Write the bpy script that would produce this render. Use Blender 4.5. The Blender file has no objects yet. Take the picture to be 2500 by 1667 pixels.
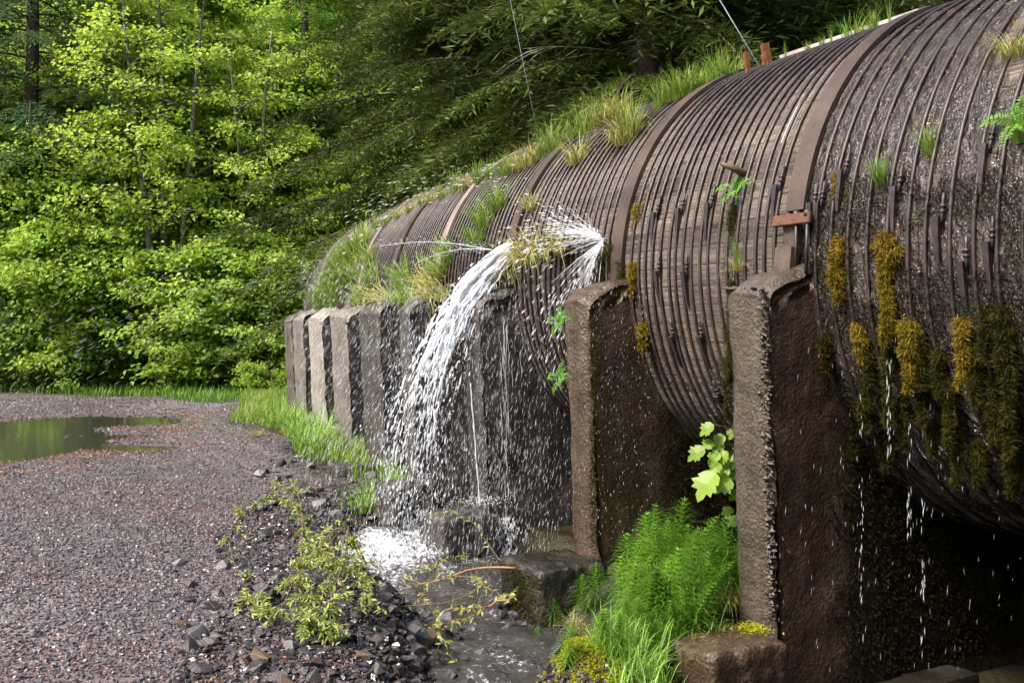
import bpy, bmesh, math
import numpy as np
from mathutils import Vector, Matrix
R = math.radians
SC = bpy.context.scene
COL = SC.collection

# ------------------------------------------------------------------ camera, sky, sun, exposure
CAMZ = 1.75
cam_d = bpy.data.cameras.new('camera')
cam = bpy.data.objects.new('camera', cam_d); COL.objects.link(cam)
cam_d.lens = 35.0; cam_d.sensor_width = 36.0; cam_d.clip_start = 0.05; cam_d.clip_end = 800
cam.location = (0, 0, CAMZ); cam.rotation_euler = (R(90 - 0.48), 0, 0)
SC.camera = cam
SUN = Vector((-0.59, -0.39, 0.82)).normalized()
world = bpy.data.worlds.new("World"); SC.world = world; world.use_nodes = True
wn = world.node_tree; bg = wn.nodes['Background']
sky = wn.nodes.new('ShaderNodeTexSky'); sky.sky_type = 'NISHITA'; sky.sun_disc = False
sky.sun_elevation = math.asin(SUN.z); sky.sun_rotation = math.atan2(SUN.x, SUN.y)
sky.dust_density = 4.0; sky.air_density = 1.0
wn.links.new(sky.outputs[0], bg.inputs[0]); bg.inputs[1].default_value = 0.15
sun_d = bpy.data.lights.new('sun', 'SUN'); sun_d.energy = 3.1; sun_d.angle = R(8); sun_d.color = (1.0, 0.95, 0.86)
sun_o = bpy.data.objects.new('sun', sun_d); COL.objects.link(sun_o)
sun_o.rotation_euler = SUN.to_track_quat('Z', 'Y').to_euler(); sun_o.location = (-20, -10, 40)
SC.view_settings.view_transform = 'Standard'; SC.view_settings.look = 'None'
SC.view_settings.exposure = 1.32; SC.view_settings.gamma = 1.0
SC.render.engine = 'CYCLES'
cy = SC.cycles
cy.use_denoising = True; cy.use_adaptive_sampling = True; cy.adaptive_threshold = 0.03
cy.max_bounces = 6; cy.diffuse_bounces = 4; cy.glossy_bounces = 2; cy.transmission_bounces = 3
cy.transparent_max_bounces = 6; cy.caustics_reflective = False; cy.caustics_refractive = False

# ------------------------------------------------------------------ helpers
rng = np.random.default_rng(7)
def nrm(v):
    v = np.asarray(v, float); return v / np.maximum(np.linalg.norm(v, axis=-1, keepdims=True), 1e-9)
def hash3(i, j, k, seed):
    h = (i * 374761393 + j * 668265263 + k * 2147483647 + seed * 974711) & 0xFFFFFFFF
    h = ((h ^ (h >> 13)) * 1274126177) & 0xFFFFFFFF
    return ((h ^ (h >> 16)) & 0xFFFF) / 65535.0
def vnoise(p, sc=1.0, seed=0):
    p = np.asarray(p, float) * sc
    i = np.floor(p).astype(np.int64); f = p - i; f = f * f * (3 - 2 * f)
    o = 0
    for a in (0, 1):
        for b in (0, 1):
            for c in (0, 1):
                w = (f[..., 0] if a else 1 - f[..., 0]) * (f[..., 1] if b else 1 - f[..., 1]) * (f[..., 2] if c else 1 - f[..., 2])
                o = o + w * hash3(i[..., 0] + a, i[..., 1] + b, i[..., 2] + c, seed)
    return o * 2 - 1
def fbm(p, sc=1.0, seed=0, oct=3):
    o = 0; a = 1.0
    for k in range(oct):
        o = o + a * vnoise(p, sc * 2 ** k, seed + k); a *= 0.5
    return o
def sstep(a, b, x):
    t = np.clip((x - a) / (b - a), 0, 1); return t * t * (3 - 2 * t)

class MB:
    """collects vertices and faces, then links them as one mesh object"""
    def __init__(s): s.v = []; s.f = []; s.m = []; s.r = []; s.n = 0; s.uv = None
    def add(s, v, f, m=0, r=0.5):
        v = np.asarray(v, float).reshape(-1, 3); f = np.asarray(f, np.int64)
        s.v.append(v); s.f.append(f + s.n); s.n += len(v)
        k = len(f)
        s.m.append(np.full(k, m, np.int32) if np.isscalar(m) else np.asarray(m, np.int32))
        s.r.append(np.full(k, r, np.float32) if np.isscalar(r) else np.asarray(r, np.float32))
        return s
    def mesh(s, name, mats, smooth=True, uv=None, vattr=None):
        me = bpy.data.meshes.new(name)
        v = np.concatenate(s.v); me.vertices.add(len(v)); me.vertices.foreach_set('co', v.astype(np.float32).ravel())
        loops = np.concatenate([f.ravel() for f in s.f]).astype(np.int32)
        tot = np.concatenate([np.full(len(f), f.shape[1], np.int32) for f in s.f])
        st = np.concatenate([[0], np.cumsum(tot)[:-1]]).astype(np.int32)
        me.loops.add(len(loops)); me.loops.foreach_set('vertex_index', loops)
        me.polygons.add(len(tot)); me.polygons.foreach_set('loop_start', st)
        try: me.polygons.foreach_set('loop_total', tot)
        except Exception: pass
        me.polygons.foreach_set('material_index', np.concatenate(s.m))
        me.polygons.foreach_set('use_smooth', np.full(len(tot), smooth, bool))
        a = me.attributes.new('rnd', 'FLOAT', 'FACE'); a.data.foreach_set('value', np.concatenate(s.r))
        if uv is not None:
            l = me.uv_layers.new(name='UVMap'); l.data.foreach_set('uv', np.asarray(uv, np.float32)[loops].ravel())
        if vattr:
            for k, x in vattr.items():
                a = me.attributes.new(k, 'FLOAT', 'POINT'); a.data.foreach_set('value', np.asarray(x, np.float32))
        for m in (mats if isinstance(mats, (list, tuple)) else [mats]): me.materials.append(m)
        me.update(calc_edges=True); me.validate()
        return me
    def build(s, name, mats, parent=None, smooth=True, loc=None, **k):
        return link(name, s.mesh(name, mats, smooth, **k), parent, loc)
def link(name, me, parent=None, loc=None):
    o = bpy.data.objects.new(name, me); COL.objects.link(o)
    if parent is not None: o.parent = parent
    if loc is not None: o.location = loc
    return o
def tag(o, label=None, cat=None, group=None, kind=None):
    if label: o['label'] = label
    if cat: o['category'] = cat
    if group: o['group'] = group
    if kind: o['kind'] = kind
    return o
def thing(name, label, cat, loc=(0, 0, 0), rz=0, group=None):
    o = bpy.data.objects.new(name, None); COL.objects.link(o); o.location = loc; o.rotation_euler = (0, 0, rz)
    o.empty_display_size = 0.1
    return tag(o, label, cat, group)
def kids(o): return [c for c in bpy.data.objects if c.parent == o]
def dup(root, loc, rz=0, sc=1.0, label=None, rx=0, ry=0):
    r = root.copy(); COL.objects.link(r); r.location = loc; r.rotation_euler = (rx, ry, rz); r.scale = (sc, sc, sc) if np.isscalar(sc) else sc
    if label: r['label'] = label
    for ch in root.children:
        c = ch.copy(); COL.objects.link(c); c.parent = r
        for g in ch.children:
            d = g.copy(); COL.objects.link(d); d.parent = c
    return r
def tube(pts, rad, n=6, cap=True):
    p = np.asarray(pts, float); k = len(p); rad = np.full(k, rad) if np.isscalar(rad) else np.asarray(rad, float)
    t = nrm(np.gradient(p, axis=0)); up = np.array([0, 0, 1.0])
    if abs(t[0] @ up) > 0.95: up = np.array([1.0, 0, 0])
    u = np.zeros_like(p); c = nrm(np.cross(t[0], up))
    for i in range(k):
        c = nrm(c - (c @ t[i]) * t[i]); u[i] = c
    w = np.cross(t, u); a = np.arange(n) * 2 * np.pi / n
    v = p[:, None] + rad[:, None, None] * (np.cos(a)[None, :, None] * u[:, None] + np.sin(a)[None, :, None] * w[:, None])
    i = np.arange(k - 1)[:, None] * n; j = np.arange(n)[None]; j2 = (j + 1) % n
    f = np.stack([i + j, i + j2, i + n + j2, i + n + j], -1).reshape(-1, 4)
    v = v.reshape(-1, 3)
    if cap:
        v = np.concatenate([v, p[:1], p[-1:]]); e = k * n
        j = np.arange(n); j2 = (j + 1) % n
        # caps as degenerate-free quads are avoided: triangles go to a second batch
        return v, f, np.concatenate([np.stack([j2, j, np.full(n, e)], -1), np.stack([(k - 1) * n + j, (k - 1) * n + j2, np.full(n, e + 1)], -1)])
    return v, f, None
def add_tube(mb, pts, rad, n=6, m=0, r=0.5):
    v, f, c = tube(pts, rad, n)
    mb.add(v, f, m, r)
    mb.n -= len(v); mb.v.append(np.zeros((0, 3))); mb.f.append(c + mb.n); mb.n += len(v)
    mb.m.append(np.full(len(c), m, np.int32)); mb.r.append(np.full(len(c), r, np.float32))
def add_box(mb, size, mat4=None, m=0, r=0.5, bev=0.0):
    bm = bmesh.new(); bmesh.ops.create_cube(bm, size=1.0)
    for v in bm.verts: v.co = Vector((v.co.x * size[0], v.co.y * size[1], v.co.z * size[2]))
    if bev: bmesh.ops.bevel(bm, geom=bm.edges[:], offset=bev, segments=1, affect='EDGES')
    if mat4 is not None: bm.transform(mat4)
    bmesh.ops.triangulate(bm, faces=bm.faces[:]); bm.verts.index_update()
    mb.add([v.co[:] for v in bm.verts], [[v.index for v in f.verts] for f in bm.faces], m, r); bm.free()
def spindles(mb, p, d, L, rad, m=0, rnd=None):
    """water drops: elongated closed solids along d"""
    p = np.asarray(p, float); N = len(p); d = nrm(d)
    L = np.broadcast_to(L, N)[:, None]; rad = np.broadcast_to(rad, N)[:, None]
    a = nrm(np.cross(d, np.array([0.31, 0.87, 0.38]))); b = np.cross(d, a)
    v = [p + d * L * 0.5]
    for k in range(4):
        g = k * math.pi / 2; v.append(p + d * L * 0.12 + rad * (math.cos(g) * a + math.sin(g) * b))
    v.append(p - d * L * 0.5)
    v = np.stack(v, 1).reshape(-1, 3)
    t = np.array([[0, 1, 2], [0, 2, 3], [0, 3, 4], [0, 4, 1], [5, 2, 1], [5, 3, 2], [5, 4, 3], [5, 1, 4]])
    f = (np.arange(N)[:, None, None] * 6 + t[None]).reshape(-1, 3)
    mb.add(v, f, m, 0.5 if rnd is None else np.repeat(rnd, 8))
def leaves(mb, p, n, ax, L, W, fold=0.18, m=0, rnd=None, droop=0.0):
    """kite leaves folded along the midrib"""
    p = np.asarray(p, float); N = len(p); n = nrm(n); ax = nrm(ax - (ax * n).sum(-1, keepdims=True) * n); s = np.cross(n, ax)
    L = np.broadcast_to(L, N)[:, None]; W = np.broadcast_to(W, N)[:, None]
    v = np.stack([p, p + ax * L * .45 + s * W * .5 + n * W * fold, p + ax * L - n * L * droop, p + ax * L * .45 - s * W * .5 + n * W * fold], 1).reshape(-1, 3)
    b = np.arange(N)[:, None] * 4
    f = np.stack([b + np.array([0, 1, 2]), b + np.array([0, 2, 3])], 1).reshape(-1, 3)
    rnd = rng.random(N) if rnd is None else rnd
    mb.add(v, f, m, np.repeat(rnd, 2))
def blades(mb, p, head, H, W, bend, m=0, rnd=None, lean=None):
    """grass blades, four levels"""
    p = np.asarray(p, float); N = len(p); H = np.broadcast_to(H, N); W = np.broadcast_to(W, N); bend = np.broadcast_to(bend, N)
    d = np.stack([np.cos(head), np.sin(head), np.zeros(N)], -1); s = np.stack([-np.sin(head), np.cos(head), np.zeros(N)], -1)
    V = []
    for t, w in ((0, 1), (.4, .85), (.75, .55), (1, .06)):
        a = bend * t
        c = p + d * (H * t * np.sin(a) * .9)[:, None] + np.array([0, 0, 1.0]) * (H * t * np.cos(a * .9))[:, None]
        if lean is not None: c = c + lean * (H * t)[:, None]
        V += [c - s * (W * w * .5)[:, None], c + s * (W * w * .5)[:, None]]
    v = np.stack(V, 1).reshape(-1, 3); b = np.arange(N)[:, None] * 8
    f = np.stack([b + np.array([2 * k, 2 * k + 1, 2 * k + 3, 2 * k + 2]) for k in range(3)], 1).reshape(-1, 4)
    rnd = rng.random(N) if rnd is None else rnd
    mb.add(v, f, m, np.repeat(rnd, 3))

# ------------------------------------------------------------------ node materials
def newmat(name):
    m = bpy.data.materials.new(name); m.use_nodes = True; nt = m.node_tree
    return m, nt, nt.nodes['Principled BSDF'], nt.nodes['Material Output']
def N(nt, t, **k):
    n = nt.nodes.new('ShaderNode' + t)
    for a, b in k.items():
        if a.startswith('i_'): n.inputs[a[2:].replace('_', ' ')].default_value = b
        else: setattr(n, a, b)
    return n
def ramp(nt, fac, stops):
    n = nt.nodes.new('ShaderNodeValToRGB'); e = n.color_ramp.elements
    while len(e) < len(stops): e.new(0.5)
    for x, (p, c) in zip(e, stops): x.position = p; x.color = (*c, 1) if len(c) == 3 else c
    nt.links.new(fac, n.inputs[0]); return n.outputs[0]
def g(x): return (x, x, x)
def mapped(nt, src, scale, rot=(0, 0, 0)):
    tc = N(nt, 'TexCoord'); mp = N(nt, 'Mapping'); mp.inputs['Scale'].default_value = scale; mp.inputs['Rotation'].default_value = rot
    nt.links.new(tc.outputs[src], mp.inputs[0]); return mp.outputs[0]
def noise(nt, vec, sc, detail=4, rough=0.55, out=0):
    n = N(nt, 'TexNoise'); n.inputs['Scale'].default_value = sc; n.inputs['Detail'].default_value = detail; n.inputs['Roughness'].default_value = rough
    if vec is not None: nt.links.new(vec, n.inputs['Vector'])
    return n.outputs[out]
def mix(nt, fac, a, b, mode='MIX'):
    n = nt.nodes.new('ShaderNodeMix'); n.data_type = 'RGBA'; n.blend_type = mode
    for s, x in ((n.inputs[0], fac), (n.inputs[6], a), (n.inputs[7], b)):
        if isinstance(x, (int, float)): s.default_value = x
        elif isinstance(x, tuple): s.default_value = (*x, 1)
        else: nt.links.new(x, s)
    return n.outputs[2]
def mth(nt, op, a, b=None, clamp=False):
    n = nt.nodes.new('ShaderNodeMath'); n.operation = op; n.use_clamp = clamp
    for s, x in ((n.inputs[0], a), (n.inputs[1], b)):
        if x is None: continue
        if isinstance(x, (int, float)): s.default_value = x
        else: nt.links.new(x, s)
    return n.outputs[0]
def bump(nt, h, st, dist, prev=None):
    n = nt.nodes.new('ShaderNodeBump'); n.inputs['Strength'].default_value = st; n.inputs['Distance'].default_value = dist
    nt.links.new(h, n.inputs['Height'])
    if prev is not None: nt.links.new(prev, n.inputs['Normal'])
    return n.outputs[0]
def attr(nt, name, out='Fac'):
    n = N(nt, 'Attribute'); n.attribute_name = name; return n.outputs[out]

def leafmat(name, cols, rough=0.45, trans=0.35, spec=0.35, big=0.35, per=0.0):
    m, nt, b, o = newmat(name)
    c = ramp(nt, attr(nt, 'rnd'), [(i / (len(cols) - 1), x) for i, x in enumerate(cols)])
    geo = N(nt, 'NewGeometry'); nz = noise(nt, geo.outputs['Position'], 0.55, 2)
    c2 = mix(nt, big, c, ramp(nt, nz, [(0.3, cols[0]), (0.7, cols[-1])]))
    if per:
        oi = N(nt, 'ObjectInfo'); hv = N(nt, 'HueSaturation'); nt.links.new(mth(nt, 'ADD', mth(nt, 'MULTIPLY', oi.outputs['Random'], 2 * per), 1 - per), hv.inputs['Value']); nt.links.new(c2, hv.inputs['Color']); c2 = hv.outputs[0]
    nt.links.new(c2, b.inputs['Base Color']); b.inputs['Roughness'].default_value = rough; b.inputs['Specular IOR Level'].default_value = spec
    tr = N(nt, 'BsdfTranslucent'); hs = N(nt, 'HueSaturation'); hs.inputs['Hue'].default_value = 0.485; hs.inputs['Value'].default_value = 1.7
    nt.links.new(c2, hs.inputs['Color']); nt.links.new(hs.outputs[0], tr.inputs[0])
    ms = N(nt, 'MixShader'); ms.inputs[0].default_value = trans
    nt.links.new(b.outputs[0], ms.inputs[1]); nt.links.new(tr.outputs[0], ms.inputs[2]); nt.links.new(ms.outputs[0], o.inputs[0])
    return m
M = {}
M['maple'] = leafmat('maple_leaf', [(.13, .22, .026), (.22, .35, .04), (.32, .45, .08)], trans=.5)
M['lime'] = leafmat('lime_leaf', [(.17, .27, .025), (.27, .40, .04), (.38, .50, .09)], trans=.45)
M['deep'] = leafmat('deep_leaf', [(.09, .18, .028), (.15, .28, .045), (.22, .37, .085)], trans=.45)
M['needle'] = leafmat('needle', [(.016, .026, .007), (.044, .066, .013), (.10, .145, .026)], .6, .2, .2)
M['needle_blue'] = leafmat('needle_blue', [(.05, .10, .04), (.08, .15, .06), (.13, .21, .08)], .6, .2, .2)
M['needle_lit'] = leafmat('needle_lit', [(.07, .15, .016), (.12, .24, .026), (.18, .32, .045)], .6, .25, .2)  # lighter green needles of one kind of fir
M['grass'] = leafmat('grass_blade', [(.075, .17, .012), (.13, .26, .022), (.19, .32, .04), (.27, .30, .09)], .45, .35)
M['grass_far'] = leafmat('grass_far', [(.06, .15, .015), (.11, .24, .02), (.17, .30, .035)], .5, .3)
M['grass_dry'] = leafmat('dry_grass', [(.20, .20, .04), (.34, .30, .10), (.45, .38, .18), (.20, .28, .03)], .55, .3)
M['grass_cool'] = leafmat('cool_grass', [(.10, .22, .02), (.17, .33, .035), (.27, .42, .10)], .4, .3)
M['horsetail'] = leafmat('horsetail', [(.06, .15, .010), (.10, .23, .016), (.16, .31, .03)], .5, .4, per=.4)
M['horsetail_stem'] = leafmat('horsetail_stem', [(.10, .16, .02), (.16, .22, .04)], .5, .1)
M['moss_gold'] = leafmat('golden_moss', [(.07, .045, .005), (.20, .125, .010), (.33, .225, .025), (.14, .14, .018)], .8, .2, .1)
M['moss_olive'] = leafmat('olive_moss', [(.010, .012, .002), (.030, .032, .004), (.075, .066, .007)], .8, .2, .1)
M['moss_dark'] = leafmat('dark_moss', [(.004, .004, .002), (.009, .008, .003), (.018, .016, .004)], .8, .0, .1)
M['moss_yellow'] = leafmat('yellow_moss', [(.15, .17, .006), (.27, .28, .010), (.38, .36, .018)], .8, .25, .1)
M['willow'] = leafmat('willow_leaf', [(.09, .15, .008), (.18, .25, .012), (.28, .33, .03), (.44, .46, .22)], .4, .3)
M['fern'] = leafmat('fern_frond', [(.06, .20, .015), (.10, .28, .02), (.18, .36, .04)], .5, .35)

def simple(name, col, rough, col2=None, sc=8.0, bmp=0.0, bsc=40, metal=0.0, spec=0.5, space='Object'):
    m, nt, b, o = newmat(name)
    vec = mapped(nt, space, (1, 1, 1))
    if col2 is not None:
        nt.links.new(ramp(nt, noise(nt, vec, sc, 6, .6), [(.32, col), (.68, col2)]), b.inputs['Base Color'])
    else: b.inputs['Base Color'].default_value = (*col, 1)
    b.inputs['Roughness'].default_value = rough; b.inputs['Metallic'].default_value = metal; b.inputs['Specular IOR Level'].default_value = spec
    if bmp: nt.links.new(bump(nt, noise(nt, vec, bsc, 5, .6), 0.8, bmp), b.inputs['Normal'])
    return m
M['bark'] = simple('conifer_bark', (.035, .024, .018), .85, (.10, .075, .055), 6, .03, 14)
M['bark_grey'] = simple('grey_bark', (.09, .08, .065), .8, (.22, .20, .17), 7, .01, 20)
M['twig_dead'] = simple('dead_twig', (.10, .085, .07), .8, (.26, .23, .20), 9)
M['twig_red'] = simple('red_twig', (.16, .06, .025), .5, (.26, .12, .05), 6)
M['twig_brown'] = simple('brown_twig', (.05, .03, .018), .6, (.14, .085, .045), 6)
M['hoop'] = simple('hoop_iron', (.022, .017, .017), .42, (.060, .045, .041), 14, .004, 60, .2)
M['rust'] = simple('rusty_iron', (.10, .035, .015), .7, (.24, .09, .035), 18, .004, 60, .2)
M['band'] = simple('band_steel', (.032, .022, .018), .55, (.085, .055, .042), 3.0, .004, 40, .25)
M['band_pale'] = simple('band_pale', (.14, .10, .085), .6, (.30, .23, .20), 3.0, .004, 40, .1)
M['timber'] = simple('timber', (.035, .025, .018), .6, (.10, .07, .05), 12, .006, 50)
M['timber_red'] = simple('timber_red', (.05, .018, .009), .6, (.14, .052, .022), 14, .006, 50)
M['plank'] = simple('plank', (.30, .27, .24), .75, (.52, .48, .43), 7, .006, 40)
M['cable'] = simple('cable_steel', (.10, .13, .135), .5, None, metal=.4)

def mat_pipe():
    m, nt, b, o = newmat('wet_stave_wood'); L = nt.links.new
    uv = N(nt, 'UVMap').outputs[0]
    def mp(sc):
        x = N(nt, 'Mapping'); x.inputs['Scale'].default_value = (*sc, 1); L(uv, x.inputs[0]); return x.outputs[0]
    sep = N(nt, 'SeparateXYZ'); L(uv, sep.inputs[0])
    grain = noise(nt, mp((2.2, 55)), 1.0, 6, .65)
    blot = noise(nt, mp((1.2, 1.2)), 1.0, 5, .6)
    fine = noise(nt, mp((9, 140)), 1.0, 3, .7)
    # stave joints every 14 cm round the pipe
    st = mth(nt, 'FRACT', mth(nt, 'MULTIPLY', sep.outputs[1], 1 / 0.14))
    jn = mth(nt, 'LESS_THAN', st, 0.05)
    sid = mth(nt, 'FLOOR', mth(nt, 'MULTIPLY', sep.outputs[1], 1 / 0.14))
    wn_ = N(nt, 'TexWhiteNoise'); wn_.noise_dimensions = '1D'; L(sid, wn_.inputs['W'])
    val = mth(nt, 'ADD', mth(nt, 'MULTIPLY', grain, .62), mth(nt, 'MULTIPLY', blot, .38))
    val = mth(nt, 'ADD', val, mth(nt, 'MULTIPLY', mth(nt, 'SUBTRACT', wn_.outputs[0], .5), .12))
    col = ramp(nt, val, [(.34, (.022, .017, .013)), (.46, (.082, .064, .052)), (.58, (.175, .14, .112)), (.72, (.35, .295, .245))])
    col = mix(nt, jn, col, (.012, .009, .007))
    # slime: dark wet moss and algae on the wet near lengths (attribute wet)
    wet = attr(nt, 'wet')
    wm = mth(nt, 'MULTIPLY', wet, 1.0)
    edge = mth(nt, 'ADD', wm, mth(nt, 'MULTIPLY', mth(nt, 'SUBTRACT', noise(nt, mp((7, 4)), 1.0, 5, .65), .5), 1.1))
    msk = mth(nt, 'MULTIPLY', mth(nt, 'SUBTRACT', edge, .45), 4.0, True)
    slime = ramp(nt, noise(nt, mp((14, 9)), 1.0, 5, .6), [(.36, (.007, .005, .003)), (.5, (.020, .013, .008)), (.62, (.045, .030, .017)), (.75, (.034, .034, .011))])
    col = mix(nt, mth(nt, 'MULTIPLY', msk, .86), col, slime)
    L(col, b.inputs['Base Color'])
    rg = ramp(nt, blot, [(.35, g(.22)), (.65, g(.58))]); L(mix(nt, mth(nt, 'MULTIPLY', msk, .85), rg, g(.11)), b.inputs['Roughness'])
    L(mix(nt, msk, g(.55), g(1.0)), b.inputs['Specular IOR Level'])
    n1 = bump(nt, mth(nt, 'ADD', grain, mth(nt, 'MULTIPLY', fine, .6)), 1.0, .022)
    lum = mth(nt, 'MULTIPLY', noise(nt, mp((20, 15)), 1.0, 3, .6), msk)
    n2 = bump(nt, lum, 1.0, .07, n1)
    L(n2, b.inputs['Normal'])
    return m
M['pipe'] = mat_pipe()

def mat_concrete(name, a, b_, c, stain, rough=(.3, .7), stain_amt=.6):
    m, nt, b, o = newmat(name); L = nt.links.new
    v = mapped(nt, 'Object', (1, 1, 1))
    agg = N(nt, 'TexVoronoi'); agg.inputs['Scale'].default_value = 45; L(v, agg.inputs['Vector'])
    n1 = noise(nt, v, 3.0, 6, .65); n2 = noise(nt, v, 30, 5, .7)
    val = mth(nt, 'ADD', mth(nt, 'MULTIPLY', n1, .5), mth(nt, 'MULTIPLY', n2, .5))
    col = ramp(nt, val, [(.36, a), (.5, b_), (.66, c)])
    streak = noise(nt, mapped(nt, 'Object', (7, 7, .6)), 1.0, 5, .6)
    col = mix(nt, mth(nt, 'MULTIPLY', ramp(nt, streak, [(.42, g(0)), (.62, g(1))]), stain_amt), col, stain)
    spk = mth(nt, 'LESS_THAN', agg.outputs['Distance'], .22)
    sepc = N(nt, 'SeparateColor'); L(agg.outputs['Color'], sepc.inputs[0])
    col = mix(nt, mth(nt, 'MULTIPLY', spk, mth(nt, 'MULTIPLY', sepc.outputs[0], .45)), col, c)
    if 'face' in name:
        so = N(nt, 'SeparateXYZ'); L(v, so.inputs[0]); wob = mth(nt, 'ADD', mth(nt, 'MULTIPLY', so.outputs[2], 4.3), mth(nt, 'MULTIPLY', n1, .12))
        col = mix(nt, mth(nt, 'MULTIPLY', mth(nt, 'LESS_THAN', mth(nt, 'FRACT', wob), .03), .6), col, a)
    L(col, b.inputs['Base Color'])
    L(ramp(nt, n1, [(.35, g(rough[0])), (.65, g(rough[1]))]), b.inputs['Roughness'])
    h = mth(nt, 'ADD', mth(nt, 'MULTIPLY', agg.outputs['Distance'], -.5), n2)
    L(bump(nt, h, .9, .012, bump(nt, n1, .5, .03)), b.inputs['Normal'])
    return m
M['conc_face'] = mat_concrete('concrete_face', (.024, .018, .012), (.054, .042, .029), (.11, .090, .067), (.030, .019, .009), (.35, .75), .6)
M['conc_dark'] = mat_concrete('concrete_wet', (.024, .016, .010), (.060, .041, .026), (.125, .088, .058), (.034, .019, .008), (.15, .4), .7)
M['conc_black'] = mat_concrete('concrete_algae', (.006, .005, .004), (.014, .011, .008), (.035, .028, .020), (.012, .011, .004), (.3, .6), .6)  # near-black concrete of the ledge and the footing by the stream
M['conc_grey'] = mat_concrete('concrete_wet_grey', (.026, .023, .021), (.055, .049, .045), (.12, .11, .10), (.028, .022, .017), (.18, .45), .5)
M['conc_side'] = mat_concrete('concrete_side', (.040, .036, .032), (.085, .077, .070), (.17, .155, .14), (.04, .032, .025), (.25, .6), .5)
M['conc_mid'] = mat_concrete('concrete_mid', (.07, .063, .054), (.135, .122, .108), (.24, .22, .20), (.06, .048, .036), (.35, .75), .5)
M['conc_pale'] = mat_concrete('concrete_pale', (.12, .108, .092), (.22, .205, .18), (.36, .335, .30), (.10, .083, .062), (.6, .85), .4)

def mat_ground():
    m, nt, b, o = newmat('ground_surface'); L = nt.links.new
    pos = N(nt, 'NewGeometry').outputs['Position']
    def vor(sc, feat='F1'):
        v = N(nt, 'TexVoronoi'); v.feature = feat; v.inputs['Scale'].default_value = sc; L(pos, v.inputs['Vector']); return v
    v1 = vor(26); v2 = vor(60)
    s1 = N(nt, 'SeparateColor'); L(v1.outputs['Color'], s1.inputs[0])
    s2 = N(nt, 'SeparateColor'); L(v2.outputs['Color'], s2.inputs[0])
    c1 = ramp(nt, s1.outputs[0], [(0, (.022, .019, .020)), (.45, (.060, .050, .052)), (.8, (.12, .10, .10)), (1, (.24, .20, .19))])
    c2 = ramp(nt, s2.outputs[1], [(0, (.03, .026, .027)), (.5, (.075, .062, .064)), (.86, (.16, .13, .13)), (1, (.28, .24, .22))])
    grav = mix(nt, .5, c1, c2)
    big = noise(nt, pos, .45, 5, .6); far_ = noise(nt, pos, 5, 6, .75); med = noise(nt, pos, 2.2, 5, .65)
    # fallen orange needles drift: attribute litter
    lit = mth(nt, 'ADD', attr(nt, 'litter'), mth(nt, 'MULTIPLY', mth(nt, 'SUBTRACT', noise(nt, pos, 9, 4, .7), .5), 1.2))
    lm = mth(nt, 'MULTIPLY', mth(nt, 'SUBTRACT', lit, .5), 3.0, True)
    grav = mix(nt, mth(nt, 'MULTIPLY', lm, .75), grav, (.22, .075, .035))
    dry_and_sun = mth(nt, 'MULTIPLY', mth(nt, 'SUBTRACT', mth(nt, 'ADD', attr(nt, 'dry'), mth(nt, 'MULTIPLY', mth(nt, 'SUBTRACT', med, .5), .8)), .35), 2.0, True)
    grav = mix(nt, mth(nt, 'MULTIPLY', dry_and_sun, .7), grav, (.21, .18, .175))  # pale colour for dry gravel and for the painted sun patches
    grav = mix(nt, .5, grav, ramp(nt, far_, [(.36, (.03, .026, .028)), (.5, (.085, .074, .078)), (.66, (.19, .165, .16))]))
    soil = ramp(nt, med, [(.35, (.010, .008, .005)), (.55, (.022, .018, .009)), (.7, (.03, .036, .010))])
    col = mix(nt, attr(nt, 'green'), grav, soil)
    L(col, b.inputs['Base Color'])
    L(mix(nt, dry_and_sun, ramp(nt, big, [(.35, g(.28)), (.65, g(.5))]), g(.8)), b.inputs['Roughness'])
    h = mth(nt, 'ADD', mth(nt, 'MULTIPLY', v1.outputs['Distance'], -1.0), mth(nt, 'MULTIPLY', v2.outputs['Distance'], -.5))
    L(bump(nt, h, .8, .012), b.inputs['Normal'])
    return m
M['ground'] = mat_ground()
def mat_stone(name, cols, rough):
    m, nt, b, o = newmat(name); L = nt.links.new
    c = ramp(nt, attr(nt, 'rnd'), [(i / (len(cols) - 1), x) for i, x in enumerate(cols)])
    v = mapped(nt, 'Object', (1, 1, 1))
    c = mix(nt, .5, c, ramp(nt, noise(nt, v, 22, 4, .6), [(.3, cols[0]), (.7, cols[-2])]))
    L(c, b.inputs['Base Color']); b.inputs['Roughness'].default_value = rough
    L(bump(nt, noise(nt, v, 60, 4), .6, .006), b.inputs['Normal']); return m
M['gravel'] = mat_stone('gravel_stone', [(.015, .013, .015), (.036, .030, .035), (.066, .054, .063), (.112, .094, .104), (.15, .13, .135), (.14, .05, .03)], .38)
M['rock'] = mat_stone('wet_rock', [(.014, .0125, .013), (.030, .026, .027), (.050, .043, .043), (.12, .105, .10)], .2)
M['rock_brown'] = mat_stone('brown_rock', [(.06, .035, .02), (.12, .075, .045), (.20, .14, .09), (.26, .19, .14)], .35)
M['rock_grey'] = mat_stone('grey_rock', [(.07, .065, .065), (.12, .11, .11), (.18, .17, .17), (.25, .23, .23)], .4)
M['litter'] = mat_stone('needle_litter', [(.12, .04, .018), (.20, .075, .03), (.28, .12, .05), (.34, .20, .10)], .6)

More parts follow.
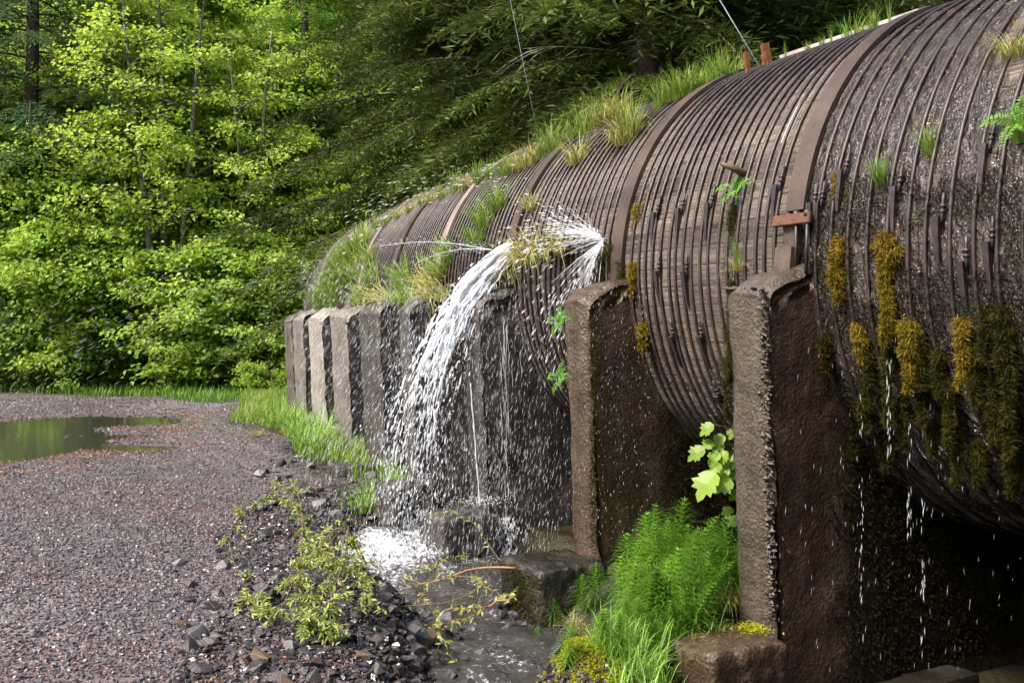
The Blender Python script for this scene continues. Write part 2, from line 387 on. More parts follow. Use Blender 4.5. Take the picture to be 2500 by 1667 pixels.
def mat_water():
    m, nt, b, o = newmat('puddle_water'); L = nt.links.new
    b.inputs['Base Color'].default_value = (.042, .040, .032, 1); b.inputs['Roughness'].default_value = .04; b.inputs['Specular IOR Level'].default_value = .6
    pos = N(nt, 'NewGeometry').outputs['Position']
    L(bump(nt, noise(nt, pos, 9, 3, .6), .12, .02), b.inputs['Normal']); return m
M['puddle'] = mat_water()
def mat_stream():
    m, nt, b, o = newmat('stream_water'); L = nt.links.new
    pos = N(nt, 'NewGeometry').outputs['Position']
    f = mth(nt, 'ADD', attr(nt, 'foam'), mth(nt, 'MULTIPLY', mth(nt, 'SUBTRACT', noise(nt, pos, 24, 6, .72), .5), 1.7))
    msk = mth(nt, 'MULTIPLY', mth(nt, 'SUBTRACT', f, .5), 3.0, True)
    L(mix(nt, msk, (.035, .032, .028), (.60, .62, .65)), b.inputs['Base Color'])
    L(mix(nt, msk, g(.07), g(.5)), b.inputs['Roughness']); b.inputs['Specular IOR Level'].default_value = .7
    L(bump(nt, noise(nt, pos, 22, 5, .65), .8, .035), b.inputs['Normal']); return m
M['stream'] = mat_stream()
def mat_white(name, alpha, col=(.86, .88, .91)):
    m, nt, b, o = newmat(name); L = nt.links.new
    b.inputs['Base Color'].default_value = (*col, 1); b.inputs['Roughness'].default_value = .25
    tl = N(nt, 'BsdfTranslucent'); tl.inputs[0].default_value = (*col, 1)
    m1 = N(nt, 'MixShader'); m1.inputs[0].default_value = .4; L(b.outputs[0], m1.inputs[1]); L(tl.outputs[0], m1.inputs[2])
    if alpha < 1:
        tp = N(nt, 'BsdfTransparent'); m2 = N(nt, 'MixShader'); m2.inputs[0].default_value = alpha
        L(tp.outputs[0], m2.inputs[1]); L(m1.outputs[0], m2.inputs[2]); L(m2.outputs[0], o.inputs[0])
    else: L(m1.outputs[0], o.inputs[0])
    return m
M['white_water'] = mat_white('white_water', .74)
M['drop'] = mat_white('water_drop', .62)
M['mist_drop'] = mat_white('fine_water_drop', .46)

# ------------------------------------------------------------------ the pipe's path
S_KN = [-9, -4, -2, 0, 2, 4, 6, 8, 10, 12, 14, 16, 18, 21, 25, 33]
H_KN = [36, 32, 30, 29.5, 28.5, 26.5, 23.5, 22, 21.5, 20.5, 18, 13, 5, -12, -38, -75]
ds = 0.02; SS = np.arange(-9, 33, ds); HD = np.radians(np.interp(SS, S_KN, H_KN))
k_ = np.ones(41) / 41; HD = np.convolve(np.pad(HD, 20, 'edge'), k_, 'valid')
FX = np.cumsum(-np.sin(HD)) * ds; FY = np.cumsum(np.cos(HD)) * ds
i0 = np.argmin(abs(SS)); FX += 1.411 - FX[i0]; FY += 6.28 - FY[i0]
RP = 1.83; QC = 0.36 + RP; ZC = 2.235; WP = 0.32
def path(s):
    s = np.asarray(s, float); h = np.interp(s, SS, HD)
    p = np.stack([np.interp(s, SS, FX), np.interp(s, SS, FY)], -1)
    n = np.stack([np.cos(h), np.sin(h)], -1); t = np.stack([-np.sin(h), np.cos(h)], -1)
    return p, n, t
def pipe_pt(s, th, off=0.0):
    """th in degrees: 0 = road side at mid height, 90 = crest"""
    p, n, t = path(s); th = np.radians(np.asarray(th, float)); r = RP + off
    q = QC - r * np.cos(th)
    return np.stack([p[..., 0] + n[..., 0] * q, p[..., 1] + n[..., 1] * q, ZC + r * np.sin(th)], -1)
def pipe_nrm(s, th):
    p, n, t = path(s); th = np.radians(np.asarray(th, float))
    return np.stack([-n[..., 0] * np.cos(th), -n[..., 1] * np.cos(th), np.sin(th)], -1)
PIERS = [-2.12, 0.0, 1.93, 3.85, 5.75, 7.6, 9.45, 11.35, 13.3, 15.25]
PXF = 2287.0
def px(x, y, Y): return np.array([(x - 1176) / PXF * Y, Y, CAMZ - (y - 765) / PXF * Y])
_s, _t = np.meshgrid(np.arange(-2.2, 17, .03), np.arange(-60, 125, .7), indexing='ij')
_P = pipe_pt(_s, _t)
_Nn = pipe_nrm(_s, _t); _front = ((np.array([0, 0, CAMZ]) - _P) * _Nn).sum(-1) > 0
_U = 1176 + PXF * _P[..., 0] / np.maximum(_P[..., 1], .1); _V = 765 - PXF * (_P[..., 2] - CAMZ) / np.maximum(_P[..., 1], .1)
def on_pipe(x, y):
    d = (_U - x) ** 2 + (_V - y) ** 2 + np.where(_front, 0, 1e6) + _P[..., 1] * 2.0
    i = np.unravel_index(np.argmin(d), d.shape); return _s[i], _t[i]

# ------------------------------------------------------------------ ground
GUL = np.array([(-1.75, 10.6), (-1.25, 9.5), (-.95, 8.7), (-.52, 7.9), (-.28, 7.0), (-.20, 6.2), (-.15, 5.0), (-.1, 3.0)])
def gully_d(x, y):
    d = np.full(np.shape(x), 1e9); al = np.zeros(np.shape(x)); L = 0
    for a, b in zip(GUL[:-1], GUL[1:]):
        ab = b - a; l = np.hypot(*ab); t = np.clip(((x - a[0]) * ab[0] + (y - a[1]) * ab[1]) / l ** 2, 0, 1)
        dd = np.hypot(x - a[0] - ab[0] * t, y - a[1] - ab[1] * t); k = dd < d
        d = np.where(k, dd, d); al = np.where(k, L + t * l, al); L += l
    return d, al
_ps = SS[::10]; _pp, _pn, _pt = path(_ps)
def lateral(x, y):
    x = np.asarray(x, float).ravel(); y = np.asarray(y, float).ravel(); q = np.empty(len(x)); s = np.empty(len(x))
    for k in range(0, len(x), 20000):
        dx = x[k:k + 20000, None] - _pp[None, :, 0]; dy = y[k:k + 20000, None] - _pp[None, :, 1]
        i = np.argmin(dx * dx + dy * dy, 1); r = np.arange(len(i))
        q[k:k + 20000] = dx[r, i] * _pn[i, 0] + dy[r, i] * _pn[i, 1]
        far = np.abs(dx[r, i] * _pt[i, 0] + dy[r, i] * _pt[i, 1]) > .4
        dd = np.hypot(dx[r, i], dy[r, i]); q[k:k + 20000] = np.where(far, np.sign(q[k:k + 20000]) * dd, q[k:k + 20000]); s[k:k + 20000] = _ps[i]
    return q, s
PUD_Z = -0.012
def puddle_mask(x, y):
    p = np.stack([x, y, 0 * x], -1)
    w = fbm(p, .45, 3, 4) * .55 + fbm(p, 1.6, 4, 3) * .28
    e1 = 1 - np.hypot((x + 10.4) / 4.5, (y - 15.3) / 3.9)
    e2 = .8 - np.hypot((x + 8.6) / 2.4, (y - 19.6) / 1.7)
    e3 = .7 - np.hypot((x + 5.9) / 1.5, (y - 15.2) / 1.0)
    return np.maximum(np.maximum(e1, e2), e3) + w * .38
def ground_z(x, y, full=False):
    x = np.asarray(x, float); y = np.asarray(y, float); shp = x.shape; x = x.ravel(); y = y.ravel()
    p = np.stack([x, y, 0 * x], -1)
    q, s = lateral(x, y)
    z = fbm(p, .35, 11, 3) * .035 + fbm(p, 1.7, 5, 3) * .012
    pm = puddle_mask(x, y)
    pit = np.maximum(sstep(.75, 1.0, x) * sstep(5.75, 5.4, y), sstep(-.35, 0, q) * sstep(.22, -.05, s)) * (q < 5)
    z = np.where(y < 26, np.maximum(z, -.005 + .01 * fbm(p, 2.5, 8, 2)), z)
    z = z - .055 * sstep(-.02, .16, pm) * sstep(26, 23, y)
    d, al = gully_d(x, y)
    dep = .46 * sstep(0.0, 1.8, al)
    z = z - dep * np.exp(-(d / .56) ** 2.4) - .10 * np.exp(-(d / 1.5) ** 2) * (x > -4)
    z = z - .26 * sstep(-1.1, -.8, q) * sstep(.6, .3, q) * sstep(1.9, 2.3, s) * sstep(6.0, 5.2, s)
    z = z - .36 * np.exp(-((x - .36) / .36) ** 2 - ((y - 6.75) / .70) ** 2)
    z = np.maximum(z, -.60)
    # mound of rubble left of the wash
    z = z + .13 * np.exp(-(((x + 1.15) / .75) ** 2 + ((y - 7.0) / 1.0) ** 2)) + .16 * np.exp(-(((x + 1.9) / .7) ** 2 + ((y - 9.9) / .8) ** 2))
    # bank with horsetails and moss right of the wash
    z = z + .04 * np.exp(-(((x - .62) / .42) ** 2 + ((y - 5.7) / .7) ** 2)) + .12 * np.exp(-(((x - 1.3) / .3) ** 2 + ((y - 6.9) / .5) ** 2))
    z = z + .34 * np.exp(-((x - .30) / .25) ** 2 - ((y - 5.40) / .45) ** 2)
    # verge mound by the far piers
    z = z + .22 * np.exp(-((q + .7) / .9) ** 2) * sstep(6.5, 9.5, s) * sstep(24, 15, s)
    under = sstep(.25, .8, q) * sstep(4.6, 4.0, q); z = z - .12 * under - .25 * under * sstep(3, 0, s)
    z = np.where(pit > 0, z * (1 - pit) - .62 * pit, z)
    z = z + sstep(4.0, 5.1, q) * 2.5 * sstep(24, 17, s) + np.clip(q - 5.1, 0, 60) * .32 * sstep(24, 17, s) * sstep(5.1, 7, q)
    # valley sides; the unseen rise behind the camera is added to block low sky
    hl = np.clip(y - 36, 0, None) * .62 * sstep(36, 47, y); hl2 = np.clip(-x - 26, 0, None) * .4; hb = np.clip(-y - 16, 0, None) * .55; hr = np.clip(x - 24, 0, None) * .4
    z = z + np.minimum(np.maximum(np.maximum(hl, hl2), np.maximum(hb, hr)), 55) + np.where(y > 33, fbm(p, .08, 21, 3) * 1.2, 0)
    z = z + .25 * sstep(31, 36, y) * (x < 6)
    if full: return z.reshape(shp), q, s, pm, d, al
    return z.reshape(shp)
def axis(parts):
    return np.unique(np.concatenate([np.arange(a, b, st) for a, b, st in parts] + [[parts[-1][1]]]).round(4))
gx = axis([(-120, -40, 5), (-40, -14, 1.0), (-14, -4, .22), (-4, 2.6, .07), (2.6, 8, .2), (8, 20, .8), (20, 120, 5)])
gy = axis([(-90, -10, 5), (-10, 3, 1.0), (3, 4.8, .12), (4.8, 11, .07), (11, 24, .16), (24, 40, .5), (40, 140, 4)])
GX, GY = np.meshgrid(gx, gy, indexing='xy')
GZ, gq, gs, gpm, gd, gal = ground_z(GX, GY, True)
nx, ny = len(gx), len(gy)
mb = MB(); ii = (np.arange(ny - 1)[:, None] * nx + np.arange(nx - 1)[None]).ravel()
mb.add(np.stack([GX, GY, GZ], -1).reshape(-1, 3), np.stack([ii, ii + 1, ii + nx + 1, ii + nx], -1))
xf, yf = GX.ravel(), GY.ravel()
pf = np.stack([xf, yf, 0 * xf], -1)
green = np.maximum(sstep(0, 1.0, yf + fbm(pf, .4, 31) * .8 - 25.0 + (xf + 7) * .58), sstep(3.9, 4.6, gq))
green = np.maximum(green, sstep(-1.25, -.7, gq + fbm(pf, .8, 32) * .3) * sstep(5.6, 7.6, gs) * (gq < 4.5))
green = np.maximum(green, sstep(.5, .9, xf) * sstep(6.2, 5.8, yf)); green = np.maximum(green, sstep(.2, .6, gq) * (gs < 6)); green = np.maximum(green, sstep(-19, -22, xf)); green = np.maximum(green, sstep(-6, -9, yf))
green = np.maximum(green, sstep(-1.0, -.7, gq) * sstep(1.2, 1.7, gs) * (gs < 6.5) * (gq < 4)); green = np.maximum(green, .95 * sstep(.05, .4, xf) * sstep(8.3, 7.4, yf) * (gq < .4) * (gs < 3))
litter = np.exp(-((gpm + .10) / .10) ** 2) * .62 * (yf > 11) + .50 * np.exp(-(((xf + 2.3) / 1.8) ** 2 + ((yf - 4.9) / 1.6) ** 2)) + .45 * np.exp(-(((xf + 3.4) / .9) ** 2 + ((yf - 14.5) / 1.6) ** 2))
dry_and_sun = .55 * sstep(17, 24, yf) * (xf > -9) + .5 * np.exp(-(((xf + 3.6) / 1.2) ** 2 + ((yf - 18) / 3) ** 2)) + .55 * np.exp(-(((xf + 3.3) / .6) ** 2 + ((yf - 6.4) / .35) ** 2)) + .5 * np.exp(-(((xf + 2.9) / .9) ** 2 + ((yf - 5.9) / .6) ** 2)) + .35 * sstep(21, 25, yf)  # dry gravel, plus sunlight painted as pale patches at near left
ground = mb.build('ground', M['ground'], vattr={'green': green, 'litter': litter, 'dry': dry_and_sun}); tag(ground, kind='structure')
def gz1(x, y): return float(ground_z(np.array([x]), np.array([y]))[0])
def on_ground(x, y):
    """point of the ground seen at photo pixel x, y"""
    Y = np.concatenate([np.arange(4, 16, .02), np.arange(16, 45, .1)]); X = (x - 1176) / PXF * Y; Z = CAMZ - (y - 765) / PXF * Y
    h = ground_z(X, Y); k = np.argmax(Z <= h); return np.array([X[k], Y[k], h[k]])

# puddle
px_ = np.arange(-18, -3.5, .15); py_ = np.arange(10.5, 24, .15); PX, PY = np.meshgrid(px_, py_)
keep = (puddle_mask(PX.ravel(), PY.ravel()) > -.06).reshape(PX.shape)
fc = keep[:-1, :-1] & keep[1:, 1:] & keep[1:, :-1] & keep[:-1, 1:]
ii = (np.arange(len(py_) - 1)[:, None] * len(px_) + np.arange(len(px_) - 1)[None])[fc]
mb = MB(); mb.add(np.stack([PX, PY, PX * 0 + PUD_Z], -1).reshape(-1, 3), np.stack([ii, ii + 1, ii + len(px_) + 1, ii + len(px_)], -1))
tag(mb.build('puddle_water', M['puddle']), kind='structure')

# stream in the wash and the pool of foam under the fall
seg = np.concatenate([[0], np.cumsum(np.hypot(*(GUL[1:] - GUL[:-1]).T))]); al_ = np.linspace(.8, seg[-1] - .02, 150)
cx = np.interp(al_, seg, GUL[:, 0]); cyy = np.interp(al_, seg, GUL[:, 1]); tx = np.gradient(cx); ty = np.gradient(cyy); l = np.hypot(tx, ty); tx /= l; ty /= l
w_ = np.linspace(-1, 1, 41)
hw = np.interp(al_, [0, 1.5, 2.6, 3.6, 8.3], [.35, .8, .95, .7, .55])
SX = cx[:, None] + ty[:, None] * hw[:, None] * w_; SY = cyy[:, None] - tx[:, None] * hw[:, None] * w_
zc = np.interp(al_, [0, 1.2, 2.0, 3.0, 8.3], [-.12, -.22, -.29, -.38, -.46])
pp = np.stack([SX, SY, SX * 0], -1)
SZ = zc[:, None] + fbm(pp, 6, 41, 3) * .03
pool = np.exp(-(((SX + 1.05) / .55) ** 2 + ((SY - 9.1) / .75) ** 2))
SZ = SZ + pool * (.05 + .06 * fbm(pp, 9, 43, 3))
foam = .34 * pool + .38 + .13 * fbm(np.stack([np.broadcast_to(w_[None] * 5, SX.shape), np.broadcast_to(al_[:, None] * 1.6, SX.shape), SX * 0], -1), 1, 44, 3) - .08 * np.abs(w_)[None]
ii = (np.arange(149)[:, None] * 41 + np.arange(40)[None]).ravel(); mb = MB()
mb.add(np.stack([SX, SY, SZ], -1).reshape(-1, 3), np.stack([ii, ii + 41, ii + 42, ii + 1], -1))
tag(mb.build('stream_water', M['stream'], vattr={'foam': foam.ravel()}), kind='structure')

# ------------------------------------------------------------------ wooden pipe
pipe = thing('wooden_pipe', 'huge round wooden stave pipe bound with iron hoops, leaking water over concrete piers', 'pipe', (0, 0, 0))
s_ = np.concatenate([np.arange(-8.5, -2.4, .15), np.arange(-2.4, 4, .035), np.arange(4, 10, .07), np.arange(10, 32, .2)]); th_ = np.linspace(-180, 180, 221)
S2, T2 = np.meshgrid(s_, th_, indexing='ij')
wet = np.clip(sstep(.1, -.25, S2) * sstep(38, 12, T2) + .95 * sstep(-.15, -.35, S2) * sstep(-1.5, -1.15, S2) * sstep(78, 50, T2) + .62 * np.exp(-((S2 + .75) / .42) ** 2) * sstep(80, 55, T2) + .75 * sstep(-8, -34, T2) * sstep(2.4, .3, S2)
              + .5 * np.exp(-((S2 - .45) / .2) ** 2) * sstep(40, 22, T2) + .75 * np.exp(-((S2 - 2.1) / .35) ** 2) * sstep(14, -4, T2) + .7 * sstep(3.2, 4.2, S2) * sstep(6.5, 5.5, S2) * sstep(30, 12, T2) + .35 * sstep(10, 14, S2), 0, 1)
uv3 = np.stack([S2 * 3, np.radians(T2) * RP * 3, 0 * S2], -1)
off = fbm(uv3, .5, 51, 2) * .006 + wet * (fbm(uv3, 4.5, 52, 3) * .009 + .003) * (S2 < 6)
PV = pipe_pt(S2, T2, off)
ns, nt_ = PV.shape[:2]; ii = (np.arange(ns - 1)[:, None] * nt_ + np.arange(nt_ - 1)[None]).ravel()
mb = MB(); mb.add(PV.reshape(-1, 3), np.stack([ii, ii + 1, ii + nt_ + 1, ii + nt_], -1)[:, ::-1])
mb.build('stave_body', M['pipe'], pipe, uv=np.stack([S2, np.radians(T2) * RP], -1).reshape(-1, 2), vattr={'wet': wet.ravel()})
# hoops
hs = []
for a, b in zip(PIERS[:-1], PIERS[1:]):
    c0, c1 = a + .02, b - WP - .0; k = 15 if a < 0 and a > -3 and False else (13 if a < -.5 else 17)
    x = np.linspace(c0, c1, k + 1) + rng.normal(0, .008, k + 1); hs += list(x)
hs = sorted(hs)
def hoop_geo(mb, s, lo=-78, hi=128, n=72, k=6, rr=.0125):
    th = np.linspace(lo, hi, n); base = pipe_pt(np.full(n, s + 0.0), th, rr * .75 + .004) 
    wob = fbm(np.stack([th / 30, th * 0 + s * 7, th * 0], -1), 1.0, 60, 2) * .006
    p, nn, t = path(np.full(n, s)); base[:, :2] += t * wob[:, None]
    add_tube(mb, base, rr, k)
vis = [s for s in hs if s > -1.75]
for s in vis[:100]:
    mb = MB(); hoop_geo(mb, s); mb.build('hoop', M['hoop'], pipe)
mb = MB()
for s in vis[100:]: hoop_geo(mb, s, n=48, k=5)
tag(mb.build('hoop', M['hoop'], pipe), kind='stuff')
def band_geo(mb, s0, s1, lo, hi, thick=.02, n=70, off=0.012):
    th = np.linspace(lo, hi, n); e = []
    for s, o in ((s0, off), (s0, off + thick), (s1, off + thick), (s1, off)): e.append(pipe_pt(np.full(n, s), th, o))
    v = np.stack(e, 1).reshape(-1, 3); i = np.arange(n - 1)[:, None] * 4; j = np.arange(4)[None]; j2 = (j + 1) % 4
    mb.add(v, np.stack([i + j, i + j2, i + 4 + j2, i + 4 + j], -1).reshape(-1, 4)); mb.add(v[:4], [[3, 2, 1, 0]]); mb.add(v[-4:], [[0, 1, 2, 3]])
for k, s in enumerate(PIERS):
    mb = MB(); lo = 9 if k == 1 else (-2 if k < 4 else 2)
    band_geo(mb, s - WP * .5 - .075, s - WP * .5 + .075, lo, 150, .03)
    o = mb.build('steel_band', M['band_pale'] if k in (4, 6, 8) else M['band'], pipe, smooth=False)
# iron hoop shoes: tongue, nut and threaded rod at each joint
def shoe(s, th, ln=.24):
    mb = MB(); n = 9; a = np.linspace(th, th - math.degrees(ln / RP), n); w = np.linspace(.042, .018, n); h = np.linspace(.045, .014, n)
    e = []
    for sg, hh in ((-1, 0), (-1, 1), (1, 1), (1, 0)): e.append(pipe_pt(s + sg * w * .5, a, .006 + h * hh))
    v = np.stack(e, 1).reshape(-1, 3); i = np.arange(n - 1)[:, None] * 4; j = np.arange(4)[None]; j2 = (j + 1) % 4
    mb.add(v, np.stack([i + j, i + j2, i + 4 + j2, i + 4 + j], -1).reshape(-1, 4)); mb.add(v[:4], [[3, 2, 1, 0]]); mb.add(v[-4:], [[0, 1, 2, 3]])
    o = mb.build('hoop_shoe', M['hoop'], pipe, smooth=False)
    q = MB(); t1 = np.linspace(th + 4.0, th - 1, 5); add_tube(q, pipe_pt(np.full(5, s - .032), t1, .03), .010, 6)
    for dd in (0.6, 1.5):
        t2 = np.linspace(th + dd + .5, th + dd, 2); add_tube(q, pipe_pt(np.full(2, s - .032), t2, .03), .017, 6)
    q.build('nut_rod', M['hoop'], o)
for x, y in [(1512, 492), (1568, 480), (1635, 468), (1512, 625), (1580, 622), (1548, 772), (1612, 772), (1788, 428), (1868, 470), (1890, 470), (1938, 400), (2268, 335), (2155, 505), (2270, 560), (2060, 430), (2210, 600), (1650, 905), (1480, 905)]:
    s, t = on_pipe(x, y); shoe(s, t, .25)

# ------------------------------------------------------------------ concrete piers (saddles)
def pier_mesh(seed, WP=WP, zb=-.7, top=2.08, low=0.0):
    """saddle wall: outer faces, broken top and a round cradle for the pipe; local x = across, y = along the pipe, z up"""
    r = RP + .012; m = 130; kk = 16
    a = np.linspace(0, 1, m); ang = np.radians(np.interp(a, [0, 1], [1.2 + low, 178.8 - low])) 
    arc = np.stack([QC - r * np.cos(ang), ZC - r * np.sin(ang) * 1.0], -1)
    arc[:, 1] = ZC - r * np.abs(np.sin(ang)) * np.sign(np.sin(ang))
    W2 = 2 * QC
    def face(z): return -.045 * z
    out = np.zeros((m, 2)); m1, m2 = int(m * .36), int(m * .64)
    zz = np.linspace(top, zb, m1); out[:m1] = np.stack([face(zz), zz], -1)
    xx = np.linspace(face(zb), W2 - face(zb), m2 - m1 + 2)[1:-1]; out[m1:m2] = np.stack([xx, np.full(m2 - m1, zb)], -1)
    zz = np.linspace(zb, top, m - m2); out[m2:] = np.stack([W2 - face(zz), zz], -1)
    f = np.linspace(0, 1, kk)[None, :, None]; G2 = out[:, None] * (1 - f) + arc[:, None] * f     # m x kk x 2
    ys = np.array([-WP, -WP + .022, -WP + .06, -WP * .66, -WP * .33, -.06, -.022, 0.0]); ins = np.array([.040, .012, .002, 0, 0, .002, .012, .040])
    ny_ = len(ys); V = np.zeros((m, kk, ny_, 3))
    for j in range(ny_):
        gg = G2.copy()
        pts = np.stack([gg[:, 0, 0], np.full(m, ys[j]), gg[:, 0, 1]], -1)
        e = ins[j] * (1 + 1.2 * np.abs(fbm(pts, 9, seed, 3)))
        edge = (1 - np.linspace(0, 1, kk)[None]) ** 6
        gg[..., 0] += e[:, None] * edge * np.where(np.arange(m)[:, None] < m / 2, 1, -1) * (gg[..., 1] > zb + .01)
        tp = (np.abs(np.arange(m) - (m - 1) / 2) > m / 2 - 3)[:, None]
        gg[..., 1] -= np.where(tp, e[:, None] * 1.0, 0)
        V[:, :, j, 0] = gg[..., 0]; V[:, :, j, 1] = ys[j]; V[:, :, j, 2] = gg[..., 1]
    nd = fbm(V, 4, seed + 3, 3) * .008 + fbm(V, 14, seed + 5, 2) * .005
    V[..., 0] += nd; V[..., 1] += np.roll(nd, 7, 0) * .8
    tpz = np.exp(-np.minimum(np.arange(m), m - 1 - np.arange(m)) / 1.2)[:, None, None]
    V[..., 2] += tpz * (fbm(V, 5, seed + 9, 3) * .035 - .09 * np.exp(-np.linspace(0, 1, kk) / .16)[None, :, None])
    mb = MB(); idx = np.arange(m * kk * ny_).reshape(m, kk, ny_); mb.add(V.reshape(-1, 3), np.zeros((0, 4), int))
    def strip(I, mat, flip=False):
        q = np.stack([I[:-1, :-1], I[1:, :-1], I[1:, 1:], I[:-1, 1:]], -1).reshape(-1, 4)
        if flip: q = q[:, ::-1]
        mb.f.append(q); mb.m.append(np.full(len(q), mat, np.int32)); mb.r.append(np.full(len(q), .5, np.float32))
    strip(idx[:, :, 0], 1, True); strip(idx[:, :, -1], 1)
    strip(idx[:, 0, :], 0, True); strip(idx[:, -1, :], 1)
    strip(idx[0, :, :], 0); strip(idx[-1, :, :], 0, True)
    return mb
pier_lab = ['brown wet concrete pier at the edge of view beyond the tallest pier',
 'tall nearest concrete pier with brown wet side and rough chipped edge, timber wedge on top',
 'wet brown concrete pier between the rain curtain and the horsetails',
 'dark dripping concrete pier behind the falling water and the small square footing',
 'dark grey concrete pier directly behind the white gush of water',
 'grey concrete pier just left of the white gush, half hidden by spray',
 'pitted grey concrete pier with rough pale front edge standing above the grass',
 'palest concrete pier, nearly white front face above the plank steps',
 'narrow light concrete pier second from the far end of the row',
 'dark concrete pier at the far end of the row']
piers_o = []
pier_mat = [('conc_face', 'conc_dark'), ('conc_face', 'conc_dark'), ('conc_dark', 'conc_dark'), ('conc_grey', 'conc_grey'), ('conc_grey', 'conc_grey'), ('conc_grey', 'conc_side'), ('conc_mid', 'conc_side'), ('conc_pale', 'conc_side'), ('conc_mid', 'conc_side'), ('conc_side', 'conc_side')]  # far piers: sun on the faces and shade on the sides put into colour
for k, s in enumerate(PIERS):
    p, n, t = path(s); h = math.atan2(n[1], n[0])
    o = pier_mesh(100 + 17 * k, .60 if k >= 5 else WP).build('concrete_pier', [M[x] for x in pier_mat[k]], loc=(p[0], p[1], 0), smooth=True); o.rotation_euler = (0, 0, h + (R(9) if k >= 5 else 0))
    piers_o.append(o)
    tag(o, pier_lab[k], 'pier', 'concrete piers carrying the pipe')

def rough_block(size, seed, amp=.018, div=26, rnd=.10):
    u = np.linspace(-1, 1, div + 1); A, B = np.meshgrid(u, u, indexing='ij'); mb = MB()
    i = (np.arange(div)[:, None] * (div + 1) + np.arange(div)[None]).ravel(); q = np.stack([i, i + div + 1, i + div + 2, i + 1], -1)
    for ax in range(3):
        for sg in (-1, 1):
            P = np.zeros((div + 1, div + 1, 3)); P[..., ax] = sg; P[..., (ax + 1) % 3] = A; P[..., (ax + 2) % 3] = B
            sz = np.array(size) / 2; v = P * sz
            inner = np.clip(v, -(sz - rnd * sz.min() * 1.2), sz - rnd * sz.min() * 1.2); d = v - inner; L = np.linalg.norm(d, axis=-1, keepdims=True)
            v = inner + d / np.maximum(L, 1e-9) * np.minimum(L, rnd * sz.min() * 1.2)
            nd = fbm(v, 5, seed, 3) * amp + fbm(v, 18, seed + 2, 3) * amp * .6
            v = v + nrm(P + .001) * nd[..., None]
            mb.add(v.reshape(-1, 3), q if sg > 0 else q[:, ::-1], 0)
    return mb
def footing(cx_, cy_, top, size, s, seed, lab, mat):
    p, n, t = path(s); h = math.atan2(n[1], n[0])
    o = rough_block(size, seed, .022, 30, .12).build('concrete_footing', M[mat], loc=(cx_, cy_, top - size[2] / 2)); o.rotation_euler = (0, 0, h)
    return tag(o, lab, 'footing', 'square concrete footings in front of the piers')
footing(1.17, 5.62, .03, (.54, .54, 1.1), 0, 1, 'square brown concrete footing sprinkled with red needles, nearest the viewer', 'conc_dark')
footing(.32, 7.62, .02, (.60, .60, .95), 1.93, 2, 'wet square concrete footing with mossy side, between the stream and the horsetails', 'conc_black')
footing(-.50, 9.25, .09, (.58, .58, .8), 3.85, 3, 'small square concrete footing under the falling water, splashed white on top', 'conc_grey')
footing(-1.15, 10.75, .15, (.55, .55, .6), 5.75, 4, 'grass tufted concrete footing just left of the foam pool', 'conc_grey')
footing(-2.0, 12.6, .12, (.6, .6, .5), 7.6, 5, 'low concrete footing with yellow moss corner at the end of the gravel', 'conc_grey')
footing(-2.55, 13.9, .2, (.6, .5, .4), 9.45, 6, 'low concrete footing with an orange stone corner in the grass', 'conc_face')
# plank steps by the pale pier
for k, (x, y, Y) in enumerate([(745, 962, 16.6), (770, 985, 15.4)]):
    c = px(x, y, Y); mb = MB(); add_box(mb, (.55, .22, .07), Matrix.Rotation(.35, 4, 'Z'), bev=.01)
    o = mb.build('plank_step', M['plank'], loc=c, smooth=False); tag(o, ['upper weathered plank step in the grass below the palest pier', 'lower weathered plank step in the grass below the palest pier'][k], 'step', 'plank steps in the grass')

# crumbling aggregate along the front edge and on the top of the tallest pier: parts of it
mb = MB()
for i in range(520):
    z = rng.uniform(.02, 2.02); v = nrm(rng.normal(size=(8, 3))) * (.006 + .013 * rng.random() ** 2); c0 = np.array([-.045 * z + .024 + rng.normal() * .014, -WP + .012 + rng.normal() * .012, z])
    f = [[0, 1, 2], [0, 2, 3], [0, 3, 4], [0, 4, 1], [5, 2, 1], [5, 3, 2], [5, 4, 3], [5, 1, 4]]
    o6 = np.array([[0, 0, 1], [1, 0, 0], [0, 1, 0], [-1, 0, 0], [0, -1, 0], [0, 0, -1.0]]) * (.007 + .014 * rng.random() ** 2) * (.7 + .6 * rng.random((6, 1))); mb.add(o6 + c0, f)
mb.build('exposed_aggregate', M['conc_dark'], piers_o[1], smooth=False)
mb = MB()
for i in range(260):
    o6 = np.array([[0, 0, 1], [1, 0, 0], [0, 1, 0], [-1, 0, 0], [0, -1, 0], [0, 0, -1.0]]) * (.006 + .016 * rng.random() ** 2) * (.7 + .6 * rng.random((6, 1))); x = rng.uniform(-.08, .3); mb.add(o6 + [x, rng.uniform(-WP, 0), 2.03 + .25 * max(x, -.02)], f)
mb.build('loose_rubble', M['conc_face'], piers_o[1], smooth=False)
p_, n_, t_ = path(-WP - .14); o = rough_block((1.5, .24, .5), 77, .012, 20, .12).build('concrete_ledge', M['conc_black'], loc=(p_[0] + n_[0] * .85, p_[1] + n_[1] * .85, -.75)); o.rotation_euler = (0, 0, math.atan2(n_[1], n_[0]))
tag(o, 'low dark concrete ledge along the base of the tallest pier under the pipe', 'ledge')

